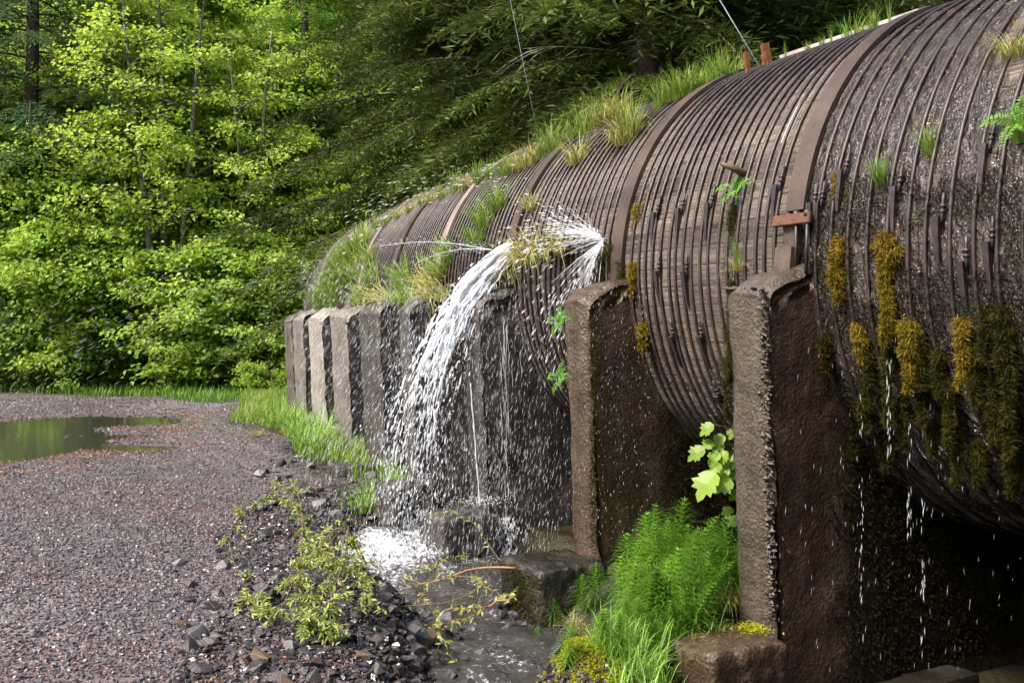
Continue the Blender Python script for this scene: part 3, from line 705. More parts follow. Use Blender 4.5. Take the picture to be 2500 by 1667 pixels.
# ------------------------------------------------------------------ trees
def rot2(v, a):
    c, s = np.cos(a), np.sin(a); return np.stack([v[..., 0] * c - v[..., 1] * s, v[..., 0] * s + v[..., 1] * c, v[..., 2]], -1)
def broadleaf(name, seed, H, RC, base, nb, ntw, nlf, ls, leaf, bark='bark_grey', stems=3, spread=.12, flat=.45, prof=None, lean=(0, 0)):
    """returns (trunk mesh, crown mesh)"""
    r = np.random.default_rng(seed); tm = MB(); cm = MB(); st = []
    for k in range(stems):
        a = r.random() * 6.28; d = spread * (0.3 + r.random()) * (k > 0); z = np.linspace(0, 1, 9)
        hh = H * (1 - .14 * k * r.random())
        P = np.stack([np.cos(a) * d * hh * z ** .8 + lean[0] * z * hh + fbm(np.stack([z * 3, z * 0 + seed, z * 0 + k], -1), 1, 3) * .16 + np.cos(a) * .12, np.sin(a) * d * hh * z ** .8 + lean[1] * z * hh + fbm(np.stack([z * 3, z * 0 + seed, z * 0 + k + 9], -1), 1, 3) * .16 + np.sin(a) * .12, z * hh], -1)
        rad = (.035 + .0105 * H * (1 - .25 * (k > 0))) * (1 - z) ** .8 + .012; add_tube(tm, P, rad, 8); st.append(P)
    pos = []; nn = []; ax = []
    for b in range(nb):
        P = st[r.integers(stems)]; t = base + (0.98 - base) * ((b + r.random()) / nb); az = b * 2.39996 + r.normal() * .4
        o = np.array([np.interp(t * 8, range(9), P[:, c]) for c in range(3)])
        pr = prof(t) if prof else (math.sin(math.pi * min(1, max(.08, (t - base * .4) / (1.06 - base * .4)) ** .75)) ** .7)
        Lb = RC * pr * (.65 + .5 * r.random()); u = np.linspace(0, 1, 6)
        el = np.radians(38 - 20 * t + r.normal() * 10); d = np.array([math.cos(az), math.sin(az), 0])
        B = o + d * (Lb * u * math.cos(el))[:, None] + np.array([0, 0, 1]) * (Lb * (u * math.sin(el) - .33 * u ** 2))[:, None]
        B[1:] += r.normal(size=(5, 3)) * Lb * .03
        add_tube(tm, B, np.linspace(.012 + .011 * Lb, .006, 6), 4)
        for k in range(ntw):
            v = .22 + .78 * (k + r.random()) / ntw; q = np.array([np.interp(v * 5, range(6), B[:, c]) for c in range(3)])
            sa = az + r.choice([-1, 1]) * (.5 + .8 * r.random()); tl = (.22 + .30 * r.random()) * (.5 + .5 * Lb) * (1.15 - .6 * v)
            e = q + np.array([math.cos(sa), math.sin(sa), .18 * r.normal() - .05]) * tl
            if k % 2 == 0: add_tube(tm, np.stack([q, (q + e) / 2 + [0, 0, .03], e]), np.array([.008, .006, .003]), 3)
            n_ = int(nlf * (.6 + .8 * r.random())); w = r.random(n_) ** .7
            c = q + (e - q) * w[:, None] + r.normal(size=(n_, 3)) * np.array([.24, .24, .26 * flat]) * (ls / .16)
            pos.append(c); nv = r.normal(size=(n_, 3)) * .55 + np.array([0, 0, 1]) + d * .35; nn.append(nv)
            aa = r.normal(size=(n_, 3)) * .8 + (e - q) / tl - np.array([0, 0, .5]); ax.append(aa)
    pos = np.concatenate(pos); nn = np.concatenate(nn); ax = np.concatenate(ax); n = len(pos)
    L = ls * (.65 + .7 * r.random(n))
    leaves(cm, pos, nn, ax, L, L * .85, .14, rnd=np.clip(r.normal(.5, .24, n), 0, 1), droop=.15)
    return tm.mesh(name + '_trunk', M[bark]), cm.mesh(name + '_crown', M[leaf], smooth=False)
def conifer(name, seed, H, RC, base, nb, ntw, leaf, tr=.2, droop=.5, dead=0, nsp=9, bark='bark', sw=.034, sl=.13):
    r = np.random.default_rng(seed); tm = MB(); cm = MB(); dm = MB()
    z = np.linspace(0, 1, 12); P = np.stack([fbm(np.stack([z * 2, z * 0 + seed, z * 0], -1), 1, 1) * .12, fbm(np.stack([z * 2, z * 0 + seed, z * 0 + 5], -1), 1, 2) * .12, z * H], -1)
    add_tube(tm, P, tr * (1 - z) ** .75 + .02 + .12 * tr * np.exp(-z * 30), 12)
    pos = []; nn = []; ax = []; LL = []; RR = []
    def branch(t, az, Lb, dr, leafy=True):
        o = np.array([np.interp(t * 11, range(12), P[:, c]) for c in range(3)]); u = np.linspace(0, 1, 7)
        d = np.array([math.cos(az), math.sin(az), 0]); sd = np.array([-d[1], d[0], 0])
        B = o + d * (Lb * u * .95)[:, None] + np.array([0, 0, 1]) * (Lb * (.16 * u - dr * u ** 1.8))[:, None] + sd * (Lb * .1 * r.normal() * u ** 2)[:, None]
        return o, d, sd, B
    for b in range(nb):
        t = base + (.985 - base) * ((b + r.random()) / nb) ** .9; az = b * 2.39996 + r.normal() * .3
        br_ = r.random()
        Lb = RC * ((1 - t) / (1 - base)) ** .75 * (.7 + .45 * r.random()) + .25
        o, d, sd, B = branch(t, az, Lb, droop * (.6 + .6 * r.random()))
        add_tube(tm, B, np.linspace(.008 + .008 * Lb, .005, 7), 4)
        for k in range(int(ntw * (.4 + .6 * Lb / RC)) + 2):
            v = .10 + .9 * (k + r.random()) / (int(ntw * (.4 + .6 * Lb / RC)) + 2); q = np.array([np.interp(v * 6, range(7), B[:, c]) for c in range(3)])
            sg = -1 if k % 2 else 1; tl = Lb * (.34 * (1.08 - v) + .06) * (.7 + .6 * r.random())
            e = d * (.55 + .2 * r.random()) + sd * sg * (.75 + .2 * r.normal()) + np.array([0, 0, -.30 - .35 * r.random()]); e = e / np.linalg.norm(e)
            w = (np.arange(nsp) + r.random(nsp)) / nsp; c = q + e * (w * tl)[:, None] + np.array([0, 0, -1]) * (.22 * tl * w ** 2)[:, None]
            s2 = np.cross(e, [0, 0, 1]); s2 /= np.linalg.norm(s2)
            fl = np.where(np.arange(nsp) % 2, 1, -1)[:, None]
            pos.append(c + r.normal(size=(nsp, 3)) * .015); ax.append(e * .7 + s2 * fl * .8 + r.normal(size=(nsp, 3)) * .22 + [0, 0, -.25]); nn.append(np.array([0, 0, 1]) + r.normal(size=(nsp, 3)) * .45)
            RR.append(np.clip(br_ + r.normal(size=nsp) * .14, 0, 1)); LL.append(np.full(nsp, sl) * (.7 + .6 * r.random(nsp)) * (.6 + .25 * tl))
    pos = np.concatenate(pos); nn = np.concatenate(nn); ax = np.concatenate(ax); LL = np.concatenate(LL); RR = np.concatenate(RR)
    leaves(cm, pos, nn, ax, LL * 1.5, np.minimum(sw * (.7 + .6 * r.random(len(LL))), LL * .5), .1, rnd=RR)
    dead_me = None
    if dead:
        for b in range(dead):
            t = .03 + base * 1.15 * r.random(); az = r.random() * 6.28; Lb = RC * (.2 + .35 * r.random())
            o, d, sd, B = branch(t, az, Lb, .22); add_tube(dm, B, np.linspace(.022, .004, 7), 4)
            for k in range(7):
                v = .3 + .7 * r.random(); q = np.array([np.interp(v * 6, range(7), B[:, c]) for c in range(3)])
                e = d * .8 + sd * r.normal() * .8 + np.array([0, 0, r.normal() * .25 - .2]); u = np.linspace(0, 1, 4)
                add_tube(dm, q + (e * Lb * .3) * u[:, None] + np.array([0, 0, -.12 * Lb]) * (u ** 2)[:, None], np.linspace(.008, .002, 4), 3)
        dead_me = dm.mesh(name + '_dead', M['twig_dead'])
    return tm.mesh(name + '_trunk', M[bark]), cm.mesh(name + '_crown', M[leaf], smooth=False), dead_me
def plant_tree(name, mesh, loc, rz, sc, label, cat='tree', group=None):
    o = thing(name, label, cat, loc, rz, group); o.scale = (sc, sc, sc)
    link('trunk', mesh[0], o); link('crown', mesh[1], o)
    if len(mesh) > 2 and mesh[2] is not None: link('dead_branches', mesh[2], o)
    return o
full = lambda t: .55 + .45 * math.sin(math.pi * min(1, .15 + .8 * t)) if t < .8 else max(.18, (1 - t) * 3.2)
C5 = conifer('high_cedar', 15, 24, 4.6, .27, 120, 40, 'needle_blue', .26, .55, nsp=18, sl=.15, sw=.035)
B1 = broadleaf('maple_one', 1, 13.5, 4.5, .05, 210, 11, 22, .155, 'maple', prof=full)
B2 = broadleaf('maple_two', 2, 12.0, 4.2, .05, 190, 11, 22, .155, 'maple', stems=4, spread=.2, prof=full)
B3 = broadleaf('maple_three', 3, 10.0, 3.8, .04, 170, 11, 22, .15, 'lime', stems=3, prof=full)
B4 = broadleaf('shade_maple', 4, 8.0, 3.4, .03, 130, 11, 20, .15, 'deep', stems=4, spread=.25, prof=full)
SH1 = broadleaf('shrub_one', 5, 2.3, 1.35, .0, 40, 9, 20, .12, 'deep', stems=5, spread=.35, bark='twig_brown')
SH2 = broadleaf('shrub_two', 6, 2.0, 1.3, .0, 30, 9, 16, .11, 'maple', stems=5, spread=.4, bark='twig_brown')
B5 = broadleaf('slim_alder', 8, 13.0, 3.6, .22, 80, 10, 12, .14, 'lime', stems=3, spread=.10)
B6 = broadleaf('low_maple', 9, 5.5, 3.2, .0, 130, 11, 20, .15, 'maple', stems=4, spread=.3, prof=full)
C1 = conifer('hemlock', 11, 24, 5.2, .12, 190, 50, 'needle', .30,   .48, dead=30, nsp=20, sw=.045, sl=.15)
C2 = conifer('fir', 12, 22, 4.0, .08, 110, 30, 'needle_lit', .24, .35, nsp=11, sl=.16, sw=.05)
C3 = conifer('cedar', 13, 26, 4.2, .06, 120, 32, 'needle_blue', .28, .55, nsp=12, sl=.16, sw=.05)
C4 = conifer('dark_fir', 14, 25, 4.4, .10, 110, 26, 'needle', .28, .40, nsp=15, sl=.15, sw=.04)
def at(x, Y):
    if x < 800 and 23 < Y < 33.6: Y += 2.8
    X = (x - 1176) / PXF * Y; return (X, Y, gz1(X, Y) - .06)
# left wood along the far verge
plant_tree('broadleaf_tree', B1, at(345, 30.5), .4, 1.0, 'tall bright green maple with several slim grey stems, at the middle of the left wood')
plant_tree('broadleaf_tree', B2, at(600, 32.0), 1.9, .98, 'broad bright green maple whose layered sprays lean toward the pipe, beyond the road end')
plant_tree('broadleaf_tree', B2, at(110, 30.0), 4.0, .85, 'green maple over the puddle, beneath the blue green conifer')
plant_tree('broadleaf_tree', B3, at(430, 36.0), 2.2, 1.45, 'tall lime yellow tree rising behind the slim stemmed maple')
plant_tree('broadleaf_tree', B1, at(-150, 33.0), 3.3, 1.05, 'maple at the outer edge of the wood, left of all other trees')
plant_tree('broadleaf_tree', B3, at(820, 31.5), .9, .78, 'lime green maple in the gap between the left wood and the dark hemlock')
plant_tree('broadleaf_tree', B5, at(375, 27.0), 1.1, 1.0, 'slim alder with bare grey lower stems standing foremost in the middle of the left wood')
plant_tree('broadleaf_tree', B5, at(285, 27.6), 3.9, .9, 'slim alder with leaning bare stems, just left of the foremost one')
plant_tree('broadleaf_tree', B5, at(610, 27.4), 5.2, .85, 'slim airy alder nearest to the end of the grass verge')
plant_tree('broadleaf_tree', B6, at(470, 27.2), 0.4, .9, 'low bright maple thicket under the foremost slim alder, right side')
plant_tree('broadleaf_tree', B6, at(130, 27.6), 2.4, .95, 'low bright maple thicket behind the puddle, left of the slim alders')
plant_tree('broadleaf_tree', B6, at(650, 26.6), 4.4, .85, 'low bright maple thicket at the end of the verge, nearest to the piers')
plant_tree('broadleaf_tree', B6, at(300, 29.0), 5.4, .9, 'low bright maple thicket seen between the stems of the slim alders')
plant_tree('broadleaf_tree', B4, at(760, 29.0), 2.9, .62, 'low dark green maple in the shaded hollow behind the far end of the pipe')
plant_tree('broadleaf_tree', B4, at(540, 28.8), 1.0, .55, 'low dark maple with drooping sprays at the foot of the broad maple')
plant_tree('broadleaf_tree', B4, at(210, 28.6), 5.0, .58, 'low dark maple at the verge behind the puddle, among thin stems')
plant_tree('broadleaf_tree', B2, at(-45, 29.0), 5.2, .8, 'leafy maple at the outer left of the verge, under the drooping blue green boughs')
plant_tree('broadleaf_tree', B3, at(215, 29.6), 2.7, 1.0, 'yellow green maple between the slim stemmed maple and the one over the puddle')
plant_tree('broadleaf_tree', B1, at(480, 30.0), 5.9, .82, 'bright maple with low skirts directly right of the slim stemmed maple')
plant_tree('broadleaf_tree', B2, at(690, 30.0), 3.6, .72, 'bright maple at the inner end of the left wood, nearest to the pipe')
plant_tree('broadleaf_tree', B4, at(20, 31), 3.9, .7, 'shaded maple in the dark gap at the outer left of the verge')
plant_tree('broadleaf_tree', B1, at(720, 40.0), 2.5, 1.1, 'tall maple deep in the wood behind the lit fir')
plant_tree('broadleaf_tree', B2, at(215, 41.0), .7, 1.25, 'tall maple deep in the wood behind the blue green conifer')
plant_tree('broadleaf_tree', B3, at(985, 33.5), 3.7, .9, 'lime green maple glowing behind the dark hemlock branches, left of its trunk')
plant_tree('broadleaf_tree', B3, at(1330, 34.0), 5.1, .9, 'lime green maple glowing through the gap behind the two conifer trunks')
# conifers
plant_tree('conifer_tree', C3, at(-70, 28.0), .3, .9, 'blue green conifer standing farthest out at the left edge of the wood')
plant_tree('conifer_tree', C5, at(70, 27.9), 1.3, 1.0, 'blue green conifer with high boughs drooping in front of the maples at the top')
plant_tree('conifer_tree', C2, at(700, 37.0), 1.2, .95, 'lit green fir with tiered boughs rising behind the broad maple')
plant_tree('conifer_tree', C2, at(590, 45.0), 3.2, 1.1, 'darker fir far back between the maples')
plant_tree('conifer_tree', C1, at(1490, 17.0), 2.2, 1.0, 'dark hemlock with thick scaly trunk and long drooping boughs behind the pipe')
plant_tree('conifer_tree', C1, at(1250, 20.5), 4.4, .95, 'dark hemlock whose trunk stands left of the thick scaly one, behind the pipe')
plant_tree('conifer_tree', C1, at(1568, 18.5), 5.7, .9, 'dark hemlock with grey trunk just right of the thick scaly trunk')
plant_tree('conifer_tree', C1, at(1030, 23.5), .8, .95, 'dark hemlock whose low boughs hang over the far end of the pipe')
plant_tree('conifer_tree', C4, at(1700, 23.0), .4, .9, 'dark fir behind the guy wire')
plant_tree('conifer_tree', C4, at(1880, 21.0), 2.4, .9, 'dark fir directly behind the timber kerb on the crest')
plant_tree('conifer_tree', C4, at(2080, 19.0), 4.4, .95, 'dark fir behind the highest steel band on the crest')
plant_tree('conifer_tree', C4, at(2400, 18.0), 1.4, .95, 'dark fir behind the pipe at the outer right')
r_ = np.random.default_rng(99); cnt = 0
for Y, x0, x1, st in ((48, -300, 2500, 190), (57, -300, 2500, 210), (70, -350, 2600, 230), (30, 1050, 2600, 260), (38, 900, 2600, 230)):
    for x in np.arange(x0, x1, st):
        xx = x + r_.normal() * 50; yy = Y + r_.normal() * 2.0; me = [C4, C2, C3, C4][r_.integers(4)]
        plant_tree('conifer_tree', me, at(xx, yy), r_.random() * 6.28, .85 + .35 * r_.random(), 'conifer on the far hillside, one of the trees that fill the gaps in the wood', group='conifers on the far hillside'); cnt += 1
for Y, st in ((44, 330), (53, 360)):
    for x in np.arange(-200, 1500, st):
        plant_tree('broadleaf_tree', [B1, B2, B3][r_.integers(3)], at(x + r_.normal() * 80, Y + r_.normal() * 1.5), r_.random() * 6.28, 1.1 + .3 * r_.random(), 'maple on the far hillside filling a gap between the conifers', group='maples on the far hillside')
# shrubs along the verge
for k, (x, Y, s, me) in enumerate([(30, 28.0, 1.0, SH1), (150, 28.6, .9, SH1), (270, 28.0, 1.05, SH1), (395, 28.4, 1.0, SH1), (480, 27.6, .85, SH2), (560, 27.6, 1.0, SH1), (640, 26.6, .95, SH2), (690, 25.0, .8, SH2), (620, 24.2, .55, SH2), (720, 27.5, 1.2, SH1), (455, 30, 1.3, SH1), (90, 30, 1.3, SH1), (330, 30, 1.3, SH1), (680, 29, 1.5, SH1), (790, 30, 1.6, SH1)]):
    plant_tree('shrub', me, at(x, Y), k * 1.7, s, 'leafy shrub in the undergrowth along the far road verge' if k != 8 else 'small bright shrub standing forward in the verge grass beside the last pier', 'shrub', 'shrubs along the verge' if k != 8 else None)
# understorey behind the pipe
for k, (x, Y, s) in enumerate([(900, 24, 1.1), (1000, 21.5, 1.0), (1120, 19, .9), (1260, 17.5, .8), (1400, 16.2, .7), (1580, 15, .7), (860, 27, 1.4), (1700, 15, .8), (1950, 14, .9)]):
    plant_tree('shrub', SH1, at(x, Y), k * 2.1, s, 'dark shrub on the shaded bank behind the pipe', 'shrub', 'shrubs on the bank behind the pipe')

# ------------------------------------------------------------------ grass
def scatter_grass(name, pts, H, W, mat, bend=(.2, 1.0), parent=None, loc=None):
    n = len(pts); mb = MB(); r = rng
    blades(mb, pts, r.random(n) * 6.28, H * (.45 + .8 * r.random(n)), W * (.7 + .6 * r.random(n)), r.uniform(*bend, n))
    return mb.build(name, M[mat], parent, loc=loc)
def area_pts(n, x0, x1, y0, y1, cond):
    out = []; tot = 0
    while tot < n:
        x = rng.uniform(x0, x1, n); y = rng.uniform(y0, y1, n); k = cond(x, y); out.append(np.stack([x[k], y[k]], -1)); tot += k.sum()
        if not k.any(): break
    p = np.concatenate(out)[:n]; return np.stack([p[:, 0], p[:, 1], ground_z(p[:, 0], p[:, 1]) - .01], -1)
def c_far(x, y):
    p = np.stack([x, y, 0 * x], -1); return ((y + fbm(p, .4, 31) * .8) > 25.0 - (x + 7) * .58 + rng.random(len(x)) * .8) & (y < 36) & (x > -.54 * y)
tag(scatter_grass('verge_grass', area_pts(20000, -19, 0, 23, 36, c_far), .32, .016, 'grass_far'), kind='stuff')
def c_pier(x, y):
    q, s = lateral(x, y); p = np.stack([x, y, 0 * x], -1)
    lim = np.interp(s, [6.6, 8.2, 10, 13, 17, 22], [-.4, -.62, -.78, -.95, -1.15, -2.2])
    return (q > lim + fbm(p, .9, 32) * .3) & (q < .25) & (s > 6.6) & (s < 22)
tag(scatter_grass('pier_grass', area_pts(12000, -9, 0, 11.5, 27, c_pier), .27, .013, 'grass'), kind='stuff')
def c_back(x, y):
    q, s = lateral(x, y); return (q > 4.5) & (q < 9) & (s > -1) & (s < 20)
tag(scatter_grass('bank_grass', area_pts(7000, -3, 9, 6, 27, c_back), .5, .016, 'grass_far'), kind='stuff')
def c_bank(x, y):
    q, s = lateral(x, y); d, al = gully_d(x, y); return (q < .1) & (d > .62) & (x / y * PXF + 1176 > 1385) & (x < 1.25) & (y > 4.7) & (y < 6.6)
tag(scatter_grass('bank_sward', area_pts(1500, 0, 1.4, 4.6, 7.2, c_bank), .20, .007, 'grass_cool', (.3, 1.3)), kind='stuff')
# moss cushion on the bank
def c_moss(x, y):
    p = np.stack([x, y, 0 * x], -1); d, al = gully_d(x, y); return (np.hypot((x - .27) / .33, (y - 5.40) / .52) + fbm(p, 4, 71) * .2 < 1) & (d > .2)
P = area_pts(15000, -.2, 1.1, 4.5, 6.2, c_moss); P[:, 2] += .012 + .045 * np.clip(fbm(P * [1, 1, 0], 7, 72), 0, 1) * 1.0; mb = MB()
n = len(P); leaves(mb, P, rng.normal(size=(n, 3)) * .6 + [0, 0, 1], rng.normal(size=(n, 3)) + [0, 0, .8], .022, .007)
tag(mb.build('moss_carpet', M['moss_yellow'], smooth=False), kind='stuff')

def tuft_mesh(name, seed, n, H, W, spread, bend, mat, lean=(0, 0, 0)):
    global rng
    old = rng; rng = np.random.default_rng(seed); mb = MB(); a = rng.random(n) * 6.28; d = spread * np.sqrt(rng.random(n))
    p = np.stack([np.cos(a) * d, np.sin(a) * d, np.zeros(n) - .015], -1); hd = a + rng.normal(size=n) * .6
    blades(mb, p, hd, H * (.35 + .75 * rng.random(n)), W * (.7 + .6 * rng.random(n)), rng.uniform(*bend, n), lean=np.array(lean) * rng.random((n, 1)) * 1.4)
    me = mb.mesh(name, M[mat]); rng = old; return me
T_up = tuft_mesh('tuft_up', 1, 90, .42, .009, .07, (.1, .7), 'grass')
T_dry = tuft_mesh('tuft_dry', 2, 130, .42, .009, .10, (.5, 1.9), 'grass_dry')
T_hang = tuft_mesh('tuft_hang', 3, 110, .50, .009, .12, (.8, 2.3), 'grass_dry')
T_green = tuft_mesh('tuft_green', 4, 120, .34, .010, .13, (.2, 1.1), 'grass')
T_tall = tuft_mesh('tuft_tall', 5, 26, .55, .007, .03, (.02, .4), 'grass_cool')
T_cool = tuft_mesh('tuft_cool', 6, 60, .40, .010, .12, (.2, 1.3), 'grass_cool')
def tuft_on_pipe(me, x, y, sc, label, group=None, out=.35, cat='grass tuft', name='grass_tuft'):
    s, t = on_pipe(x, y); p = pipe_pt(s, t, .0); nv = pipe_nrm(s, t); up = nrm(nv * out + np.array([0, 0, 1.0]))
    o = link(name, me, loc=p); o.rotation_mode = 'QUATERNION'
    q = Vector(up).to_track_quat('Z', 'Y'); o.rotation_quaternion = q @ Matrix.Rotation(rng.random() * 6.28, 3, 'Z').to_quaternion(); o.scale = (sc,) * 3
    return tag(o, label, cat, group)
named = [(T_dry, 1440, 330, 1.15, 'big yellow green grass tuft on the pipe just before the third steel band'), (T_up, 1450, 320, 1.25, 'tall upright grass growing out of the big yellow tuft on the pipe'),
 (T_dry, 1330, 375, .9, 'dry straw coloured tuft low on the crest beside the big yellow tuft'), (T_tall, 1700, 612, .52, 'slender green grass tuft on the outer corner of the tallest pier'),
 (T_dry, 1700, 622, .4, 'short yellow tuft at the root of the slender grass on the tallest pier'), (T_up, 2140, 355, .5, 'small grass tuft on the wet slime near the upper right hoops'),
 (T_up, 2020, 420, .5, 'small grass tuft among the hoop shoes right of the timber wedge'), (T_dry, 2335, 130, .6, 'grass tuft at the upper right edge of the pipe'),
 (T_up, 2340, 320, .55, 'grass sprig at the right edge of the pipe beneath the fern'), (T_hang, 1250, 590, 1.15, 'hanging straw grass under the fan of spray'),
 (T_hang, 1210, 600, 1.0, 'hanging grass beside the gush, left of the straw grass'), (T_hang, 1300, 575, .9, 'hanging grass below the nozzle of the fan spray'), (T_green, 1120, 520, 1.1, 'green grass patch above the start of the gush'),
 (T_green, 1150, 480, 1.0, 'green grass patch high on the pipe left of the fan spray'), (T_green, 1100, 560, 1.0, 'wet green grass patch soaked by the gush on its left'), (T_hang, 1170, 640, .8, 'wet hanging grass right beneath the gush'),
 (T_dry, 1225, 480, .7, 'dry grass along the pale steel band above the gush'),
 (T_cool, 1940, 40, .6, 'feathery grass on the crest left of the highest band'), (T_up, 1990, 30, .5, 'green grass on the crest touching the highest band')]
for a in named: tuft_on_pipe(*a)
for x, y in [(1560, 235), (1600, 215), (1640, 190), (1670, 170), (1520, 255), (1580, 225), (1625, 200), (1655, 180)]:
    tuft_on_pipe([T_up, T_green, T_green][rng.integers(3)], x, y - 4, .65 + .35 * rng.random(), 'bright grass tuft in the row along the crest behind the second steel band', 'grass along the crest')
for x in range(1200, 1420, 24):
    y = np.interp(x, [1200, 1300, 1420], [392, 335, 272]); tuft_on_pipe([T_up, T_dry][rng.integers(2)], x, y, .55 + .4 * rng.random(), 'grass tuft on the skyline of the pipe left of the big yellow tuft', 'grass on the pipe skyline')
for x in range(840, 1180, 26):
    y = np.interp(x, [840, 960, 1100, 1180], [545, 480, 425, 398]); tuft_on_pipe([T_green, T_up, T_dry][rng.integers(3)], x, y, .6 + .3 * rng.random(), 'grass tuft on the skyline of the far part of the pipe', 'grass on the far pipe skyline')
for x, y in [(810, 575), (775, 640), (750, 700), (730, 715), (790, 640), (800, 590), (780, 610), (760, 640), (745, 655), (730, 690), (720, 700), (765, 620), (745, 690), (760, 670), (790, 600), (735, 665)]:
    s, t = on_pipe(x + 28, y); tuft_on_pipe(T_green, x + 25, y, 1.5, 'grass tuft in the green cap over the farthest visible part of the pipe', 'grass cap over the far pipe')
for x, y in [(945, 665), (985, 650), (1020, 625), (960, 680), (1005, 660), (1040, 600), (1000, 690), (940, 690), (930, 640), (870, 680), (855, 600), (865, 640), (905, 695), (845, 690), (1025, 680), (830, 695)]:
    tuft_on_pipe([T_green, T_up, T_hang][rng.integers(3)], x, y, .95 + .3 * rng.random(), 'grass tuft on the lower flank of the pipe above the grey piers', 'grass on the pipe flank above the piers', out=.8)
for x, y in [(1760, 150), (1800, 130), (1850, 105), (1900, 80), (1880, 88), (1930, 62), (1965, 50), (2030, 25)]:
    tuft_on_pipe([T_up, T_dry, T_tall][rng.integers(3)], x, y, .22 + .18 * rng.random(), 'sparse thin grass beside the timber kerb on the crest', 'thin grass by the crest kerb')
# tufts on the ground
def ground_tuft(me, x, y, sc, label, group=None):
    p = on_ground(x, y); o = link('grass_tuft', me, loc=p + [0, 0, -.01]); o.rotation_euler = (0, 0, rng.random() * 6.28); o.scale = (sc,) * 3; return tag(o, label, 'grass tuft', group)
for x, y in [(720, 1005), (690, 1000), (735, 1020), (665, 985), (700, 1030), (640, 975)]: ground_tuft(T_cool, x, y, 1.6, 'tall lush grass clump in front of the plank steps', 'lush grass clumps by the plank steps')
for k, (x, y) in enumerate([(850, 1165), (830, 1180), (870, 1150), (885, 1135), (905, 1120), (845, 1190)]): ground_tuft(T_cool, x, y, 1.0, 'bright grass clump between the rubble and the foam pool', 'grass clumps left of the foam pool')
for x, y in [(1440, 1540), (1470, 1555), (1410, 1520), (1500, 1530), (1440, 1500), (1480, 1490), (1520, 1500), (1385, 1500)]: ground_tuft(T_cool, x, y, .7, 'green grass clump between the moss cushion and the nearest footing', 'grass clumps by the nearest footing')
ground_tuft(T_dry, 1665, 1400, .65, 'brown dead grass clump at the foot of the tallest pier')
ground_tuft(T_dry, 1320, 1450, .5, 'brown dead grass clump right of the mossy footing')
ground_tuft(T_dry, 590, 1003, .5, 'yellow grass clump on the gravel edge before the lush grass')
ground_tuft(T_up, 525, 997, .25, 'small low grass clump alone on the gravel')

# ------------------------------------------------------------------ horsetails
def horsetail_mesh(name, seed, H):
    r = np.random.default_rng(seed); sm = MB(); bm_ = MB(); z = np.linspace(0, 1, 6)
    bx = r.normal() * .05; P = np.stack([bx * z ** 2, r.normal() * .05 * z ** 2, z * H], -1); add_tube(sm, P, np.linspace(.0045, .0015, 6), 5)
    nod = np.arange(.16, .985, .055); V = []; F = []; c = 0
    for t in nod:
        o = np.array([np.interp(t, z, P[:, i]) for i in range(3)]); nbr = 11; L = H * (.36 * math.sin(math.pi * min(1, .12 + .93 * t) ** .8) + .05)
        a = r.random() + np.arange(nbr) * 2 * np.pi / nbr + r.normal(size=nbr) * .08; L = L * (.8 + .35 * r.random(nbr)); up = .35 + .9 * t
        u = np.array([0, .35, .7, 1.0]); w = np.array([.0042, .0040, .0032, .0010])
        rr = L[:, None] * u * np.array(.94); zz = L[:, None] * (up * u - (.55 + .2 * r.random((nbr, 1))) * u ** 2)
        d = np.stack([np.cos(a), np.sin(a), 0 * a], -1); s = np.stack([-np.sin(a), np.cos(a), 0 * a], -1)
        q = o + d[:, None] * rr[..., None] + np.array([0, 0, 1]) * zz[..., None]
        v = np.stack([q - s[:, None] * w[:, None], q + s[:, None] * w[:, None]], 2).reshape(-1, 3); b = np.arange(nbr)[:, None] * 8
        f = np.stack([b + np.array([2 * k, 2 * k + 1, 2 * k + 3, 2 * k + 2]) for k in range(3)], 1).reshape(-1, 4)
        bm_.add(v, f, 0, np.repeat(r.random(nbr), 3))
    return sm.mesh(name + '_stem', M['horsetail_stem']), bm_.mesh(name + '_whorls', M['horsetail'])
HT = [horsetail_mesh('horsetail_%s' % w, i, h) for i, (w, h) in enumerate([('one', .52), ('two', .46), ('three', .58), ('four', .40)])]
def horsetail(me, p, sc, label, group=None, tilt=.1):
    o = thing('horsetail_plant', label, 'horsetail', p, rng.random() * 6.28, group); o.rotation_euler = (rng.normal() * tilt, rng.normal() * tilt, rng.random() * 6.28); o.scale = (sc,) * 3
    link('stem', me[0], o); link('whorls', me[1], o); return o
pts = []
poly = [(1330, 1445), (1400, 1420), (1480, 1455), (1560, 1460), (1640, 1400), (1700, 1390), (1715, 1330), (1700, 1250), (1600, 1270), (1480, 1330), (1400, 1340)]
k = 0
while len(pts) < 50 and k < 6000:
    k += 1; t = rng.random() ** .8; Y = 5.75 + 2.3 * t
    xl = np.interp(Y, [5.75, 6.3, 6.8, 7.4, 8.05], [1420, 1375, 1400, 1455, 1540]); xr = np.interp(Y, [5.75, 6.2, 6.5, 8.05], [1600, 1690, 1715, 1725])
    x = rng.uniform(xl, xr); X = (x - 1176) / PXF * Y
    if all(np.hypot(X - a[0], Y - a[1]) > .12 for a in pts): pts.append((X, Y))
for X, Y in pts: horsetail(HT[rng.integers(4)], (X, Y, gz1(X, Y) - .02), .78 + .36 * rng.random(), 'feathery bright green horsetail in the dense patch beside the tallest pier', 'horsetails in the dense patch')
for _ in range(22):
    x = rng.uniform(1385, 1580); y = rng.uniform(1455, 1540); horsetail(HT[rng.integers(4)], on_ground(x, y) - [0, 0, .01], .42 + .22 * rng.random(), 'short horsetail in the grass between the dense patch and the nearest footing', 'short horsetails in the grass')
